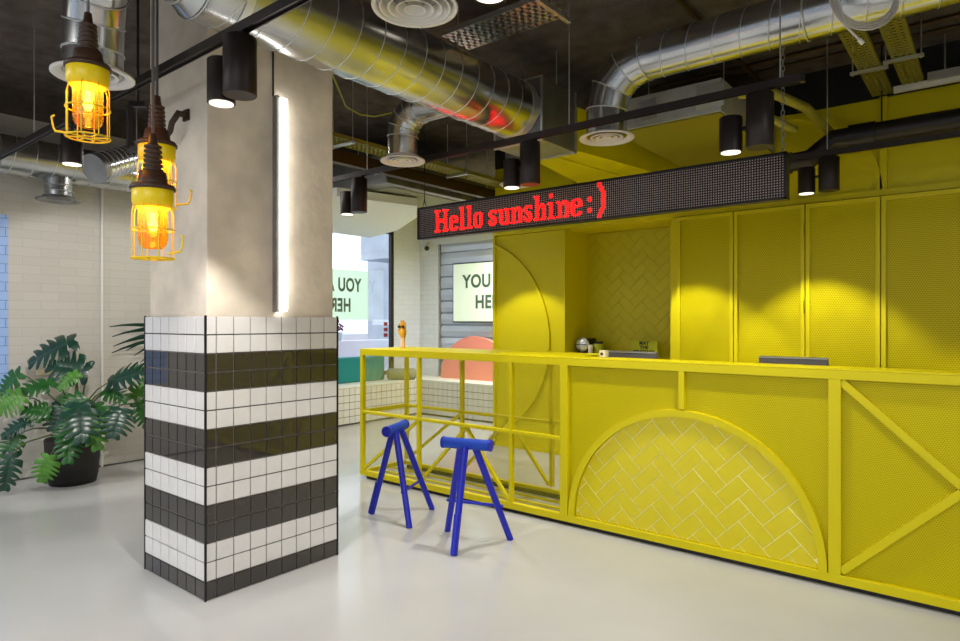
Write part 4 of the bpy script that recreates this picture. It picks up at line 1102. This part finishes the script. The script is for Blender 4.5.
# =====================================================================
# OUTSIDE THE WINDOW
# =====================================================================
gd = MB().box(-60, 40, -60, 60, -.3, -.125).build('ground', 'street'); struct(gd)
bd = thing('apartment_building', 'pale modern building across the street seen through the window', 'building', (-14.5, 15, -.1))
MB().box(-15, -14, 13.3, 26, -.12, 4.6).build('wall', 'facade', bd)
MB().box(-13.4, -12.4, 11.45, 26, 3.1, 6.5).build('upper_storey', 'facade_grey', bd)
MB().box(-14.0, -13.2, 12.4, 26, 1.35, 1.5).build('balcony_slab', 'facade', bd)
g = MB()
for i in range(80): g.box(-13.25, -13.22, 12.5+i*.1, 12.56+i*.1, 1.5, 2.45)
g.box(-13.26, -13.2, 12.5, 20.5, 2.42, 2.47); g.build('railing', 'facade_grey', bd)
MB().box(-14.0, -13.96, 14.0, 15.2, 1.6, 3.0).build('window', 'galv_dull', bd)
MB().box(-14.9, -13.9, 13.0, 13.3, -.12, 4.6).build('corner_pier', 'facade_grey', bd)
t = thing('garden_wall', 'low grey wall outside below the window', 'wall', (-9.5, 6, 0)); t['kind'] = 'thing'
MB().box(-9.6, -9.3, 2, 16, -.12, 1.1).build('wall', 'facade', t)
p = atd(357, 345, 11.4)
t = thing('flower_pot', 'purple flowers in a pot outside the window', 'plant', (p.x, p.y, 0))
zt = max(p.z-.1, 1.1)
MB().lathe([(0, 0), (.09, 0), (.12, .16), (0, .16)], (-9.45, p.y, 1.1), 20).build('pot', 'facade_grey', t)
g = MB(); r = random.Random(3)
for i in range(60):
    c = Vector((-9.45+r.gauss(0, .08), p.y+r.gauss(0, .09), 1.1+.2+abs(r.gauss(0, .09)))); s = .03
    g.add([c+Vector(v)*s for v in ((1, 0, 0), (-1, 0, 0), (0, 1, 0), (0, -1, 0), (0, 0, 1), (0, 0, -1))], [(0, 2, 4), (2, 1, 4), (1, 3, 4), (3, 0, 4), (2, 0, 5), (1, 2, 5), (3, 1, 5), (0, 3, 5)])
g.build('blossom', 'purple', t)

# =====================================================================
# LIGHT
# =====================================================================
wd = bpy.data.worlds.new('World'); S.world = wd; wd.use_nodes = True
bg = wd.node_tree.nodes['Background']; bg.inputs[0].default_value = (.86, .91, 1, 1); bg.inputs[1].default_value = 2.6
# added fill lights shaped as linear pendants, kept out of view
def pendant(x0, x1, y, z, power, label):
    t = thing('fill_pendant', label, 'light', ((x0+x1)/2, y, z), 0, 'added unseen fill pendants')
    MB().box(x0, x1, y-.06, y+.06, z, z+.05, .004).build('housing', 'white_metal', t)
    MB().box(x0+.01, x1-.01, y-.05, y+.05, z-.008, z).build('diffuser', 'lens', t)
    for x in (x0+.2, x1-.2): MB().cyl((x, y, z+.05), (x, y, ZC), .004, 8).build('hanger_rod', 'galv_seam', t)
    area('fill_light', ((x0+x1)/2, y, z-.02), (0, 0, 0), x1-x0, .1, power, (1, .98, .965))
pendant(-6.0, -3.3, -1.2, 3.0, 90, 'added unseen fill pendant over the entrance side')
pendant(-1.5, 1.5, -1.2, 3.0, 90, 'added unseen fill pendant behind the camera')
pendant(.5, 3.3, 2.2, 3.1, 50, 'added unseen fill pendant beside the camera')
pendant(-5.6, -4.75, 7.3, 2.735, 70, 'added hidden fill pendant in the seating bay')  # added to brighten the bay, hidden behind the yellow wall
pendant(-6.6, -4.6, 3.2, 3.1, 14, 'added hidden fill pendant behind the pillar')

# camera
cam = bpy.data.cameras.new('Camera'); cam.lens = 24; cam.sensor_width = 36; cam.clip_end = 200
co = bpy.data.objects.new('Camera', cam); COL.objects.link(co); co.location = (0, 0, H0)
co.rotation_euler = (PI/2, 0, math.atan2(.6285, .7778)); S.camera = co
S.view_settings.view_transform = 'Standard'; S.view_settings.look = 'None'; S.view_settings.gamma = 1; S.view_settings.use_curve_mapping = False
S.view_settings.exposure = 0
S.cycles.use_denoising = True
S.cycles.sample_clamp_indirect = 6
S.cycles.transparent_max_bounces = 12
